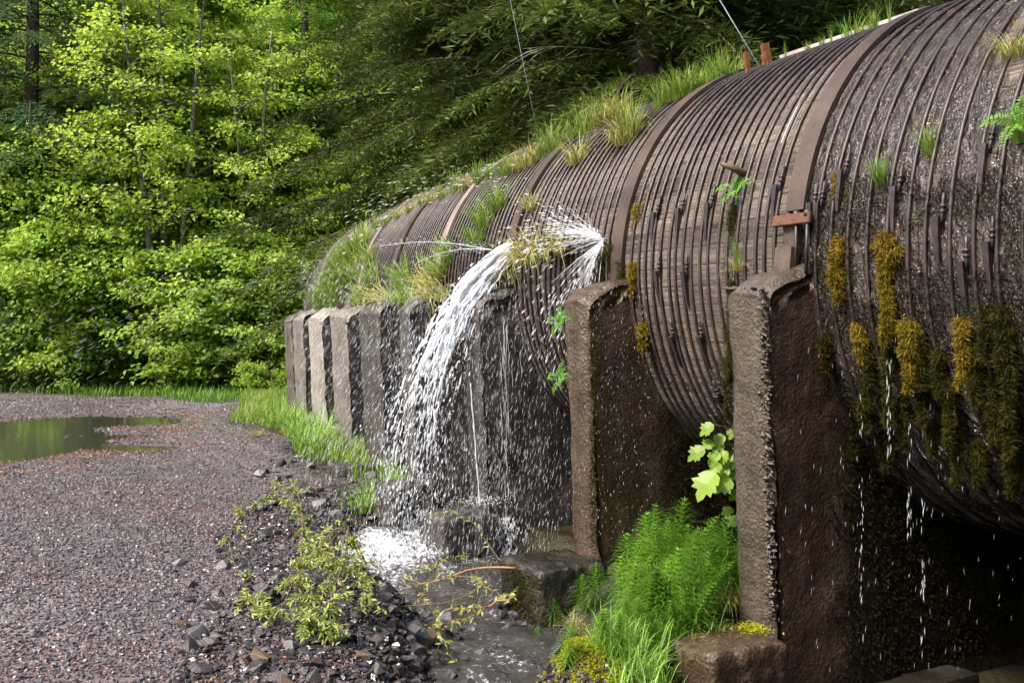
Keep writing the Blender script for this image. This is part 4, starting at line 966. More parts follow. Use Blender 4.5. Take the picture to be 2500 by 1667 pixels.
for x, y, s, l in [(1270, 1445, .45, 'lone small horsetail in front of the mossy footing'), (1235, 1500, .38, 'short horsetail at the foot of the mossy footing'), (1302, 1548, .5, 'thin horsetail rising from the yellow moss cushion'), (1342, 1420, .62, 'horsetail at the corner of the mossy footing, outermost of the patch'), (1365, 1405, .7, 'horsetail leaning against the mossy footing beside the outermost one')]:
    horsetail(HT[0], on_ground(x, y) - [0, 0, .01], s, l, None, .05)

# ------------------------------------------------------------------ moss clumps and dark moss on the pipe
def moss_mesh(name, seed, H, W, n, mat, D=.10):
    r = np.random.default_rng(seed); n = int(n * 2.2); mb = MB(); z = r.random(n) ** .9; prof = np.minimum(1, .45 + z * 4) * np.clip(1.03 - z, 0, 1) ** .62
    prof = prof * (1 + .55 * vnoise(np.stack([z * 7, z * 0 + seed, z * 0], -1))); a = r.random(n) * 6.28; rad = np.sqrt(r.random(n)) * .35 + .65
    p = np.stack([np.cos(a) * W * .5 * prof * rad + .15 * W * vnoise(np.stack([z * 4, z * 0 + seed, z * 0 + 3], -1)), np.sin(a) * D * prof * rad, -z * H], -1); p[:, 0] += W * .22 * fbm(p, 14, seed, 2)
    d = np.stack([np.cos(a), np.sin(a), -.9 + 0 * a], -1) + r.normal(size=(n, 3)) * .6
    leaves(mb, p, r.normal(size=(n, 3)), d, (.018 + .034 * r.random(n) ** 2), .005, .1, rnd=np.clip(r.random(n) * .8 + .3 * vnoise(p, 25, 3) - .15 * (z > .6), 0, 1))
    core = rough_block((W * .34, D * .7, H * .55), seed, .012, 8, .45); 
    for v in core.v: v[:, 2] -= H * .34
    for v, f, m_, q in zip(core.v, core.f, core.m, core.r): pass
    mb2 = MB(); off = 0
    for v in core.v: pass
    b0 = mb.n
    for v, f in zip(core.v, core.f):
        mb.v.append(v); mb.n += len(v); mb.f.append(f + b0); mb.m.append(np.zeros(len(f), np.int32)); mb.r.append(np.full(len(f), .05, np.float32))
    return mb.mesh(name, M[mat], smooth=False)
def moss(x, y, H, W, mat, label, n=1500, group=None, D=.09):
    s, t = on_pipe(x, y); p = pipe_pt(s, t, .02); pp_, n_, t_ = path(s)
    Y = p[1]; H = H / PXF * Y; W = .74 * W / PXF * Y
    o = link('moss_clump', moss_mesh('moss_clump', int(x + y), H, W, n, mat, max(.04, W * .4)), loc=p); o.rotation_euler = (0, 0, math.atan2(t_[1], t_[0]) + math.pi)
    return tag(o, label, 'moss', group)
moss(1470, 472, 120, 44, 'moss_gold', 'orange gold moss column beside the second steel band, above a smaller one')
moss(1460, 600, 80, 34, 'moss_gold', 'small orange moss tuft just below the orange gold column')
moss(1482, 738, 66, 34, 'moss_gold', 'lone orange moss tuft hanging low between the two brown piers', 900)
moss(1188, 562, 70, 28, 'moss_gold', 'golden moss at the mouth of the white gush', 900)
moss(1930, 545, 150, 62, 'moss_gold', 'gold green moss column right above the side of the tallest pier', 2200)
moss(2040, 535, 260, 62, 'moss_gold', 'longest gold green moss column, right of the one over the tallest pier', 3200)
moss(2095, 730, 170, 56, 'moss_gold', 'gold moss clump hanging low beside the longest column', 1800)
moss(2212, 730, 160, 44, 'moss_gold', 'brownish gold moss clump on the dark underside, toward the edge', 1500)
moss(1975, 735, 90, 34, 'moss_gold', 'small gold moss tuft hanging between the two gold green columns', 800)
moss(1930, 400, 110, 22, 'moss_gold', 'narrow mossy strip just right of the timber wedge', 700)
for x, y, h, w in [(1990, 900, 150, 40), (2080, 900, 170, 44), (2200, 940, 180, 44), (2320, 900, 200, 50), (2150, 960, 120, 40), (2250, 1000, 160, 50), (1960, 980, 130, 36), (2040, 1000, 120, 36), (2330, 1040, 160, 50), (2120, 760, 120, 36), (2185, 860, 150, 36), (1905, 760, 130, 30), (2270, 700, 190, 50), (2310, 690, 210, 60), (2245, 780, 170, 44), (2160, 800, 150, 40), (2000, 800, 150, 40), (2050, 790, 190, 36), (2330, 740, 200, 50), (2120, 860, 140, 36), (2290, 860, 160, 40)]:
    moss(x, y, h * rng.uniform(.6, 1.1), w * .52, 'moss_olive', 'olive moss strand hanging from the dark underside of the pipe', 1100, 'olive moss strands under the pipe')
for x, y, h, w in [(1410, 560, 70, 40), (1390, 580, 70, 36), (1430, 600, 110, 50), (1260, 545, 60, 50), (1320, 560, 50, 50), (1690, 470, 120, 34), (1690, 640, 190, 30), (1680, 740, 220, 26), (860, 690, 50, 26), (905, 690, 60, 28), (1130, 560, 50, 36)]:
    moss(x, y, h, w, 'moss_olive', 'low mossy cushion clinging to the hoops of the pipe', 700, 'mossy cushions on the hoops')
# dark moss film over the wet near flank
n = 60000; s = np.concatenate([rng.uniform(-2.3, -.18, n), rng.uniform(.25, 5.5, n // 2)]); t = rng.uniform(-60, 24, len(s))
kk = (fbm(np.stack([s * 2.2, t / 14, s * 0], -1), 1, 81) + np.where(s < 0, .1, -.25) - sstep(0, 24, t) * .7 > 0); s = s[kk]; t = t[kk]; kk = t < 14; s = s[kk]; t = t[kk]; P = pipe_pt(s, t, .012 + .02 * rng.random(len(s))); Nn = pipe_nrm(s, t)
mb = MB(); leaves(mb, P, Nn + rng.normal(size=P.shape) * .7, np.array([0, 0, -1]) + rng.normal(size=P.shape) * .6, .018, .006)
tag(mb.build('dark_moss', M['moss_dark'], smooth=False), kind='stuff')
# moss on the footings and pier edge
def moss_on(cx_, cy_, z0, z1, wx, wy, n, mat, name, rz=0):
    a = rng.random(n); p = np.stack([rng.uniform(-wx, wx, n), rng.normal(size=n) * wy, rng.uniform(z0, z1, n)], -1); p = rot2(p, rz) + [cx_, cy_, 0]
    mb = MB(); leaves(mb, p, rng.normal(size=(n, 3)), rng.normal(size=(n, 3)) + [0, 0, -.6], .024, .007); return tag(mb.build(name, M[mat], smooth=False), kind='stuff')
fp, fn, ft = path(1.93); rz = math.atan2(fn[1], fn[0])
c = np.array([.32, 7.62]) - np.array([math.cos(rz), math.sin(rz)]) * .31
moss_on(c[0], c[1], -.60, -.02, .012, .17, 3200, 'moss_olive', 'footing_moss', rz)
fp, fn, ft = path(1.93 - WP); c = fp - ft * .0 + fn * 0
moss_on(c[0] - .01, c[1] - .01, .1, 1.9, .02, .02, 1400, 'moss_olive', 'pier_edge_moss', rz)
moss_on(.955, 5.50, -.5, -.04, .02, .07, 500, 'moss_yellow', 'footing_moss', math.atan2(.49, .87)); moss_on(1.08, 5.33, -.5, -.06, .05, .012, 260, 'moss_yellow', 'footing_moss', math.atan2(.49, .87))
for sp, nn_, qm in ((0.0, 34000, 2.4), (1.93, 14000, 2.0)):  # some moss here; the dense dark flakes stand for shade under the pipe
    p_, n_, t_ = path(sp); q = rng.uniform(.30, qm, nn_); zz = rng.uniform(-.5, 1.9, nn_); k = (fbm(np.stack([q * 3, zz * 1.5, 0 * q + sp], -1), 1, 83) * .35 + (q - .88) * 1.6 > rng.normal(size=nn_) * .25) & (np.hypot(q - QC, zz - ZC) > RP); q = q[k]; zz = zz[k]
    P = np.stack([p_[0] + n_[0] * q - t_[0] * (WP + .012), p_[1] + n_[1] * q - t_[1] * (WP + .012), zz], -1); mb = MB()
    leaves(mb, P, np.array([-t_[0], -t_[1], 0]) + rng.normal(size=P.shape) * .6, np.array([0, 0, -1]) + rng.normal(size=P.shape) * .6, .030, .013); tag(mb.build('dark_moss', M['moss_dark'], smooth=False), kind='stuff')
P = np.stack([1.40 + rng.normal(size=260) * .05, 5.78 + rng.normal(size=260) * .05, np.full(260, .035)], -1)
mb = MB(); leaves(mb, P, rng.normal(size=(260, 3)) * .5 + [0, 0, 1], rng.normal(size=(260, 3)), .026, .012); tag(mb.build('footing_moss', M['moss_yellow'], smooth=False), kind='stuff')

# ------------------------------------------------------------------ ferns, sapling
def fern_mesh(seed, nf, L):
    r = np.random.default_rng(seed); mb = MB()
    for k in range(nf):
        a = k * 2.4 + r.normal() * .3; u = np.linspace(0, 1, 18); l = L * (.7 + .5 * r.random()); d = np.array([math.cos(a), math.sin(a), 0]); s = np.array([-d[1], d[0], 0])
        C = d * (l * u * .8)[:, None] + np.array([0, 0, 1]) * (l * (.7 * u - .6 * u ** 2))[:, None]; w = l * .20 * np.sin(np.pi * (.08 + .9 * u) ** .8)
        for sg in (-1, 1):
            leaves(mb, C, np.tile([0, 0, 1.0], (18, 1)) + r.normal(size=(18, 3)) * .15, s * sg + d * .45 - np.array([0, 0, .2]), w + .004, l * .035, .08)
    return mb.mesh('fern_frond', M['fern'], smooth=False)
F1 = fern_mesh(1, 7, .34)
def fern(x, y, sc, label, on='pipe'):
    if isinstance(on, str):
        s, t = on_pipe(x, y); p = pipe_pt(s, t, .02); nv = pipe_nrm(s, t) + [0, 0, .5]
        o = link('fern', F1, loc=p); o.rotation_mode = 'QUATERNION'; o.rotation_quaternion = Vector(nv).to_track_quat('Z', 'Y')
    else: o = link('fern', F1, loc=on); o.rotation_mode = 'QUATERNION'; o.rotation_quaternion = Vector((-.8, -.5, .4)).to_track_quat('Z', 'Y')
    o.scale = (sc,) * 3; return tag(o, label, 'fern')
fern(1695, 440, .62, 'bright green fern beside a broken stub on the pipe, left of the tallest pier')
fern(2350, 290, .7, 'fern frond at the right edge of the pipe')
fern(1290, 850, .5, 'small fern low on the mossy edge of the wet brown pier', px(1290, 870, 7.6))
fern(1290, 700, .5, 'small fern high on the mossy edge of the wet brown pier', px(1288, 740, 7.7))
s, t = on_pipe(1712, 402); mb = MB(); add_tube(mb, [pipe_pt(s, t, -.05), pipe_pt(s, t, .06) + [-.03, 0, .02], pipe_pt(s, t, .10) + [-.10, 0, .04]], [.03, .026, .014], 7)
tag(mb.build('wood_stub', M['twig_brown']), 'short broken black stub of wood poking out of the pipe above the fern', 'stub')
def maple_leaf(mb, c, nv, ax, L, rv):
    nv = nrm(nv); ax = nrm(ax - (ax @ nv) * nv); sd = np.cross(nv, ax)
    out = [(0, 0), (.10, -.28), (.34, -.42), (.30, -.26), (.55, -.52), (.60, -.36), (.74, -.40), (.70, -.18), (.86, -.16), (1.0, 0)]
    o = out + [(a, -b) for a, b in out[-2:0:-1]]; v = [c + L * (a * ax + b * sd + (abs(b) * .22 - .25 * a * a) * nv) for a, b in o]; mid = c + L * (.45 * ax - .03 * nv)
    k = len(v); mb.add(v + [mid], [[i, (i + 1) % k, k] for i in range(k)], 0, rv)
sap = thing('maple_sapling', 'maple sapling with large pale lobed leaves leaning out behind the tallest pier', 'sapling', px(1715, 1160, 7.0))
base_p = px(1715, 1160, 7.0); tm = MB(); lm = MB()
tips = [(1660, 1015, 6.9), (1675, 1075, 6.85), (1695, 1085, 6.9), (1655, 1065, 6.8), (1700, 1045, 6.9), (1668, 1035, 6.85), (1640, 975, 6.85), (1665, 1000, 6.9), (1620, 1030, 6.8), (1655, 1040, 6.85), (1645, 1085, 6.75), (1690, 1060, 6.9), (1680, 1100, 6.8), (1700, 1130, 6.85), (1640, 1015, 6.9), (1690, 985, 7.0), (1705, 1020, 6.95), (1685, 1170, 6.9), (1700, 1190, 6.95)]
add_tube(tm, np.array([base_p, px(1720, 1090, 7.0), px(1700, 1020, 6.95), px(1675, 985, 6.95)]) - base_p, [.008, .007, .005, .003], 5)
for k, (x, y, Y) in enumerate(tips):
    c = px(x, y, Y) - base_p; o = px(1708, min(y + 25, 1180), 6.97) - base_p; add_tube(tm, np.array([o, (o + c) / 2 + [0, 0, .02], c]), [.003, .0025, .002], 4)
    L = [.09, .11, .10, .10, .09, .10, .12, .10, .14, .11, .22, .13, .15, .10, .10, .09, .10, .09, .10][k]
    maple_leaf(lm, c, np.array([-.35 + rng.normal() * .25, -.75 + rng.normal() * .2, .65]), np.array([-.7 + rng.normal() * .3, -.2, -.55 + rng.normal() * .3]), L * 1.05, .8 if k == 10 else .0 + .45 * rng.random())
tm.build('stem', M['twig_brown'], sap); lm.build('foliage', M['maple'], sap, smooth=False)

# ------------------------------------------------------------------ rocks, gravel, litter
def hull_rock(seed, size=(1, 1, .62), n=15):
    r = np.random.default_rng(seed); bm = bmesh.new()
    P = nrm(r.normal(size=(n, 3))) * (.75 + .3 * r.random((n, 1))) * np.array(size) * .5
    vs = [bm.verts.new(p) for p in P]; res = bmesh.ops.convex_hull(bm, input=vs)
    for v in [v for v in bm.verts if not v.link_faces]: bm.verts.remove(v)
    bmesh.ops.triangulate(bm, faces=bm.faces[:]); bm.verts.index_update()
    v = np.array([v.co[:] for v in bm.verts]); f = np.array([[v.index for v in f.verts] for f in bm.faces]); bm.free(); return v, f
def rock_mesh(seed, mat):
    v, f = hull_rock(seed, (1, .8, .62), 13); bm = bmesh.new(); vs = [bm.verts.new(p) for p in v]
    for a in f: bm.faces.new([vs[i] for i in a])
    bmesh.ops.bevel(bm, geom=bm.edges[:], offset=.012, segments=1, affect='EDGES')
    bmesh.ops.triangulate(bm, faces=bm.faces[:]); bmesh.ops.subdivide_edges(bm, edges=bm.edges[:], cuts=1, use_grid_fill=True); bm.verts.index_update(); bm.faces.ensure_lookup_table()
    v = np.array([q.co[:] for q in bm.verts]); v = v + nrm(v) * (fbm(v, 6, seed, 3) * .012)[:, None]; f = [[q.index for q in a.verts] for a in bm.faces]; bm.free()
    mb = MB(); mb.add(v, np.array([a for a in f if len(a) == 3]), 0, np.random.default_rng(seed).random()); return mb.mesh('rock', M[mat], smooth=False)
RK = [rock_mesh(200 + i, 'rock') for i in range(8)]; RB = [rock_mesh(230 + i, 'rock_brown') for i in range(3)]; RG = [rock_mesh(240 + i, 'rock_grey') for i in range(3)]
def rock(me, x, y, w, label, group=None, sink=.2, up=0):
    p = on_ground(x, y); s = w / PXF * p[1]; o = link('rock', me, loc=p + [0, 0, s * (.3 - sink) + up]); o.scale = (s, s * (.8 + .4 * rng.random()), s * (.8 + .4 * rng.random()))
    o.rotation_euler = (rng.normal() * .35, rng.normal() * .35, rng.random() * 6.28); return tag(o, label, 'rock', group)
rock(RB[0], 727, 1130, 40, 'reddish brown boulder on the rubble left of the foam pool'); rock(RB[1], 830, 1085, 44, 'pale brown rock next to the grass left of the foam pool')
rock(RB[2], 552, 1395, 62, 'brown rock with a bright flank below the looped willow twigs'); rock(RK[0], 955, 1480, 120, 'widest flat wet slab at the lower bank of the stream')
rock(RB[1], 825, 1290, 100, 'brown stone ledge at the edge of the white foam pool'); rock(RG[0], 410, 1300, 44, 'rounded grey stone, outermost of the larger rocks on the gravel')
rock(RG[1], 512, 1308, 52, 'grey flat stone beside the looped willow twigs'); rock(RB[0], 825, 1450, 26, 'small red stone under the willow leaves')
rock(RK[3], 1180, 1540, 46, 'dark rounded rock in the stream beside the mossy footing'); rock(RG[2], 590, 1405, 40, 'olive grey stone right beside the bright flanked brown rock')
rk = 0
def many_rocks(n, xs, ys, w0, w1, lab, grp, mats, cond=None, up=0):
    global rk
    for _ in range(n):
        for _try in range(30):
            x = rng.uniform(*xs); y = rng.uniform(*ys)
            if cond is None or cond(x, y): break
        m = mats[rng.integers(len(mats))]; rock(m, x, y, w0 + (w1 - w0) * rng.random() ** 2, lab, grp, up=up)
many_rocks(170, (420, 1000), (1330, 1640), 18, 84, 'wet black angular rock in the rubble bank left of the stream', 'wet black rocks in the rubble bank', RK + RK + RG[:1] + RB[:1], lambda x, y: y > 1300 + (x - 400) * .12 and x > 420 + (y - 1300) * .35 - 60)
many_rocks(75, (560, 860), (1075, 1300), 20, 56, 'dark stone in the rubble heap left of the foam pool', 'dark stones left of the foam pool', RK + RG + RB[:1], lambda x, y: x > 560 + abs(y - 1130) * .35)
many_rocks(70, (860, 1180), (1400, 1640), 22, 62, 'wet dark stone lying in the shallow stream', 'stones in the stream', RK, up=.12)
many_rocks(18, (600, 860), (1020, 1075), 14, 34, 'small grey stone at the grass edge by the gravel', 'stones at the grass edge', RG + RK)
many_rocks(14, (1150, 1420), (1440, 1560), 14, 36, 'small dark stone on the bank beside the mossy footing', 'stones beside the mossy footing', RK + RG)
# gravel: too many to count
HV = [hull_rock(300 + i, (1, .8, .55), 9) for i in range(14)]
def gravel(name, P, size, mat, flat=1.0):
    mb = MB(); n = len(P); w = rng.integers(len(HV), size=n); a = rng.random(n) * 6.28; b = rng.normal(size=n) * .5; rv = rng.random(n)
    size = np.broadcast_to(size, n)
    for k, (v, f) in enumerate(HV):
        i = np.where(w == k)[0]
        if not len(i): continue
        q = v[None] * size[i, None, None] * np.array([1, 1, flat]); cb, sb = np.cos(b[i])[:, None], np.sin(b[i])[:, None]
        q = np.stack([q[..., 0], q[..., 1] * cb - q[..., 2] * sb, q[..., 1] * sb + q[..., 2] * cb], -1); ca, sa = np.cos(a[i])[:, None], np.sin(a[i])[:, None]
        q = np.stack([q[..., 0] * ca - q[..., 1] * sa, q[..., 0] * sa + q[..., 1] * ca, q[..., 2]], -1) + P[i, None]
        ff = (np.arange(len(i))[:, None, None] * len(v) + f[None]).reshape(-1, 3); mb.add(q.reshape(-1, 3), ff, 0, np.repeat(rv[i], len(f)))
    return tag(mb.build(name, M[mat], smooth=False), kind='stuff')
def c_grav(x, y):
    q, s = lateral(x, y); d, al = gully_d(x, y)
    lim = np.interp(s, [-3, 4, 6.6, 8.2, 10, 13, 17], [3, .0, -.4, -.62, -.78, -.95, -1.15])
    return (np.abs(x) < .56 * y + .2) & (q < lim) & ((x < .1) | (d < .7)) & (rng.random(len(x)) < (6.5 / np.maximum(y, 4.5)) ** 1.3) & (puddle_mask(x, y) < .04)
P = area_pts(52000, -8, 1, 4.6, 15, c_grav); gravel('gravel', P + [0, 0, .013], .022 + .030 * rng.random(len(P)) ** 2, 'gravel')
P = area_pts(9000, -2.6, 1, 4.6, 11, lambda x, y: c_grav(x, y) & (gully_d(x, y)[0] < 1.6)); gravel('gravel', P + [0, 0, .018], .04 + .05 * rng.random(len(P)) ** 2, 'rock')
P = area_pts(14000, -14, 1, 14, 27, lambda x, y: c_grav(x, y + 0 * x) | (rng.random(len(x)) < .25) & (puddle_mask(x, y) < .04) & (lateral(x, y)[0] < -2) & (y < 25.5 - (x + 7) * .58)); gravel('gravel', P + [0, 0, .012], .035 + .04 * rng.random(len(P)) ** 2, 'gravel')
P = area_pts(1800, -1.6, .3, 4.6, 9.6, lambda x, y: gully_d(x, y)[0] < .6); gravel('gravel', P + [0, 0, .06], .05 + .08 * rng.random(len(P)) ** 2, 'rock')
# red and straw needles strewn over gravel, piers and pipe
def c_lit(x, y):
    p = np.stack([x, y, 0 * x], -1); return (np.abs(x) < .56 * y) & (x < .2) & (fbm(p, .8, 91) + .55 * np.exp(-((x + 2.2) / 1.6) ** 2) * (y < 7.5) - .15 + .5 * np.exp(-((puddle_mask(x, y) + .1) / .1) ** 2) > rng.random(len(x)) * .9) & (puddle_mask(x, y) < .02)
P = area_pts(5500, -7, .2, 4.6, 16, c_lit); P[:, 2] += .034; n = len(P); mb = MB()
leaves(mb, P, rng.normal(size=(n, 3)) * .5 + [0, 0, 1], rng.normal(size=(n, 3)) * [1, 1, .3], .026 + .012 * rng.random(n), .007); tag(mb.build('needle_litter', M['litter'], smooth=False), kind='stuff')
P = area_pts(2200, -12, -2, 10.5, 24, lambda x, y: np.abs(puddle_mask(x, y) + .06 + .05 * fbm(np.stack([x, y, 0 * x], -1), 1.3, 95)) < .055); P[:, 2] += .045; n = len(P); mb = MB()
leaves(mb, P, rng.normal(size=(n, 3)) * .5 + [0, 0, 1], rng.normal(size=(n, 3)) * [1, 1, .3], .045, .015); tag(mb.build('needle_litter', M['litter'], smooth=False), kind='stuff')
n = 2600; s = rng.uniform(-2.2, 7, n); t = rng.uniform(-10, 88, n); P = pipe_pt(s, t, .016); mb = MB()
leaves(mb, P, pipe_nrm(s, t) + rng.normal(size=(n, 3)) * .3, rng.normal(size=(n, 3)), .018, .006); tag(mb.build('needle_litter', M['litter'], smooth=False), kind='stuff')
P = np.concatenate([np.stack([rng.uniform(1.0, 1.5, 170), rng.uniform(5.5, 5.95, 170), np.full(170, .03)], -1)]); mb = MB()
leaves(mb, P, rng.normal(size=(170, 3)) * .3 + [0, 0, 1], rng.normal(size=(170, 3)) * [1, 1, .2], .02, .006); tag(mb.build('needle_litter', M['litter'], smooth=False), kind='stuff')

# ------------------------------------------------------------------ fallen willow branches and bare twigs
def twig_leaves(lm, P, n, L, r, droop=1.0):
    u = r.random(n); k = len(P); c = np.stack([np.interp(u * (k - 1), range(k), P[:, i]) for i in range(3)], -1)
    c2 = np.stack([np.interp(np.minimum(u + .05, 1) * (k - 1), range(k), P[:, i]) for i in range(3)], -1); d = nrm(c2 - c + 1e-6)
    ax = d * .5 + r.normal(size=(n, 3)) * .6 + np.array([0, 0, -.35 * droop]); leaves(lm, c, r.normal(size=(n, 3)) * .7 + [0, -.3, .8], ax, L * (.6 + .7 * r.random(n)), L * .30, .12)
def gp(x, y, h=.05):
    p = on_ground(x, y); d = np.array([0, 0, h]); Y = p[1] - h * 1.0 * 0; q = px(x, y, p[1]); q = p + d; return q
def willow(name_label, arcs, seed, twigs=9, L=.046, spread=.22, nl=26):
    r = np.random.default_rng(seed); o = thing('fallen_branch', name_label, 'fallen branch', (0, 0, 0)); sm = MB(); lm = MB(); p0 = None
    for arc, hts in arcs:
        P = np.array([gp(x, y, h) for (x, y), h in zip(arc, hts)])
        k = np.linspace(0, len(P) - 1, 14); Q = np.stack([np.interp(k, range(len(P)), P[:, i]) for i in range(3)], -1); Q[1:-1] = (Q[:-2] + 2 * Q[1:-1] + Q[2:]) / 4
        if p0 is None: p0 = Q[0] * [1, 1, 0] + [0, 0, gz1(Q[0, 0], Q[0, 1])]
        Q = Q - p0; add_tube(sm, Q, np.linspace(.008, .003, 14), 5)
        for j in range(twigs):
            u = .15 + .85 * r.random(); q = np.array([np.interp(u * 13, range(14), Q[:, i]) for i in range(3)]); v = r.normal(size=3) * [1, .8, .4]; v[2] -= .25
            e = q + nrm(v) * spread * (.5 + .8 * r.random()); e[2] = max(e[2], gz1(*(e + p0)[:2]) - p0[2] + .02); T = np.stack([q, (q + e) / 2 + [0, 0, .03], e]); add_tube(sm, T, [.004, .003, .0015], 4); twig_leaves(lm, T, nl, L, r)
        twig_leaves(lm, Q, nl, L, r)
    o.location = p0; sm.build('stem', M['twig_brown'], o); lm.build('foliage', M['willow'], o, smooth=False); return o
willow('looped leafy willow branch lying on the rubble, farther from the viewer', [([(690, 1330), (700, 1240), (660, 1180), (640, 1210), (600, 1225), (540, 1250), (515, 1300), (560, 1370)], [.1, .3, .42, .36, .28, .24, .15, .08]), ([(640, 1220), (690, 1260), (720, 1310)], [.3, .3, .12]), ([(560, 1380), (590, 1420), (640, 1440)], [.06, .06, .06])], 5, twigs=20, spread=.11, nl=20)
willow('thick leafy willow branch drooping over the rocks beside the stream', [([(845, 1370), (800, 1310), (760, 1350), (720, 1400), (700, 1450)], [.18, .34, .32, .22, .1]), ([(800, 1315), (790, 1380), (760, 1440), (740, 1480)], [.32, .26, .18, .08]), ([(800, 1320), (840, 1390), (830, 1440)], [.3, .22, .1]), ([(760, 1350), (700, 1340), (650, 1420)], [.3, .2, .08]), ([(700, 1450), (720, 1480), (760, 1490)], [.12, .1, .06])], 6, twigs=22, spread=.13, nl=22)
def bare(label, lines, seed, mat, leafy=0, cat='twig', name='bare_branch'):
    r = np.random.default_rng(seed); o = thing(name, label, cat, (0, 0, 0)); sm = MB(); lm = MB(); p0 = None
    for pts, rad in lines:
        P = np.array([px(x, y, Y) for x, y, Y in pts])
        if p0 is None: p0 = P[0].copy()
        k = np.linspace(0, len(P) - 1, 12); Q = np.stack([np.interp(k, range(len(P)), P[:, i]) for i in range(3)], -1); Q[1:-1] = (Q[:-2] + 2 * Q[1:-1] + Q[2:]) / 4; Q[1:-1] += r.normal(size=(10, 3)) * .008; Q = Q - p0
        add_tube(sm, Q, np.linspace(rad, rad * .4, 12) * .72, 5)
        if leafy: twig_leaves(lm, Q, leafy, .06, r)
    o.location = p0; sm.build('stem', M[mat], o)
    if leafy: lm.build('foliage', M['willow'], o, smooth=False)
    return o
bare('long reddish bare branch bridging from the mossy footing over the stream', [([(1185, 1305, 7.35), (1100, 1305, 7.5), (1040, 1320, 7.5), (990, 1345, 7.5), (930, 1330, 7.6)], .014), ([(1040, 1318, 7.5), (1000, 1300, 7.6), (930, 1290, 7.7)], .006), ([(1080, 1308, 7.5), (1090, 1280, 7.45), (1110, 1255, 7.4)], .004)], 1, 'twig_red')
bare('reddish broken branch lower over the stream, thick end at the mossy footing', [([(1180, 1372, 7.0), (1120, 1395, 7.0), (1080, 1420, 7.0), (1020, 1440, 6.9)], .012), ([(1120, 1393, 7.0), (1060, 1400, 7.05), (980, 1405, 7.1), (900, 1400, 7.1)], .006)], 2, 'twig_red', 22)
bare('dark thin branch reaching from the willow leaves across the stream', [([(870, 1395, 7.1), (950, 1390, 7.1), (1030, 1385, 7.1), (1090, 1360, 7.15), (1120, 1330, 7.2)], .010), ([(1030, 1385, 7.1), (1070, 1400, 7.0), (1100, 1385, 7.0)], .004), ([(960, 1390, 7.1), (990, 1320, 7.2), (1010, 1290, 7.3)], .005)], 3, 'twig_brown', 18)
bare('tangle of fine leafy twigs between the foam pool and the stream', [([(870, 1400, 7.2), (940, 1350, 7.4), (1030, 1320, 7.5), (1120, 1330, 7.4)], .005), ([(900, 1430, 7.0), (980, 1440, 6.9), (1060, 1430, 6.9)], .004), ([(960, 1360, 7.3), (1010, 1420, 7.0), (1000, 1480, 6.7)], .004), ([(1090, 1330, 7.3), (1150, 1370, 7.1), (1180, 1360, 7.1)], .004), ([(920, 1330, 7.5), (1000, 1290, 7.6), (1080, 1270, 7.7)], .004)], 4, 'twig_red', 34)
bare('thin arching willow stem hanging over the small square footing', [([(1165, 1300, 8.3), (1125, 1260, 8.6), (1090, 1200, 8.75), (1050, 1170, 8.85), (1000, 1172, 8.9), (960, 1185, 8.9)], .006)], 5, 'twig_brown', 34)
bare('yellow leaved twig lying before the mossy footing', [([(1050, 1520, 6.4), (1000, 1490, 6.55), (1030, 1470, 6.6)], .005)], 6, 'twig_brown', 18)

# ------------------------------------------------------------------ metal and timber on the pipe
p1, n1, t1 = path(-WP * .5); hd1 = math.atan2(n1[1], n1[0])
def local1(q, y, z): return np.array([p1[0] + n1[0] * q + t1[0] * y, p1[1] + n1[1] * q + t1[1] * y, z])
WS = 1.35
wedge = thing('timber_wedge', 'rusty bolted timber wedge set between the tallest pier and the steel band', 'wedge', tuple(local1(.28, 0, 2.06)), hd1)
def part_box(name, mat, size, c, rz=0, ry=0, parent=wedge, bev=.006):
    mb = MB(); add_box(mb, size, Matrix.Translation(c) @ Matrix.Rotation(rz, 4, 'Z') @ Matrix.Rotation(ry, 4, 'Y'), bev=bev); return mb.build(name, M[mat], parent, smooth=False)
part_box('base_plate', 'rust', (.16, .20, .012), (-.05, 0, .02))
part_box('timber_block', 'timber', (.08, .14, .20), (-.01, 0, .13), 0, .12)
part_box('upright_post', 'timber', (.05, .12, .24), (.05, .0, .30), 0, -.1)
part_box('cross_plate', 'timber_red', (.03, .30, .07), (.0, -.04, .40), .06, .1)
for yy in (-.07, -.16):
    mb = MB(); add_tube(mb, [(.0, yy, .06), (.01, yy, .42)], .011, 6); add_tube(mb, [(.01, yy, .41), (.01, yy, .45)], .022, 6); mb.build('bolt', M['hoop'], wedge)
s0_, t0_ = on_pipe(1790, 330); s1_, t1_ = on_pipe(1856, 236); mb = MB(); band_geo(mb, (s0_ + s1_) / 2 - .028, (s0_ + s1_) / 2 + .028, t0_, t1_, .003, 20, .003); mb.build('bare_wood_patch', M['plank'], pipe, smooth=False)
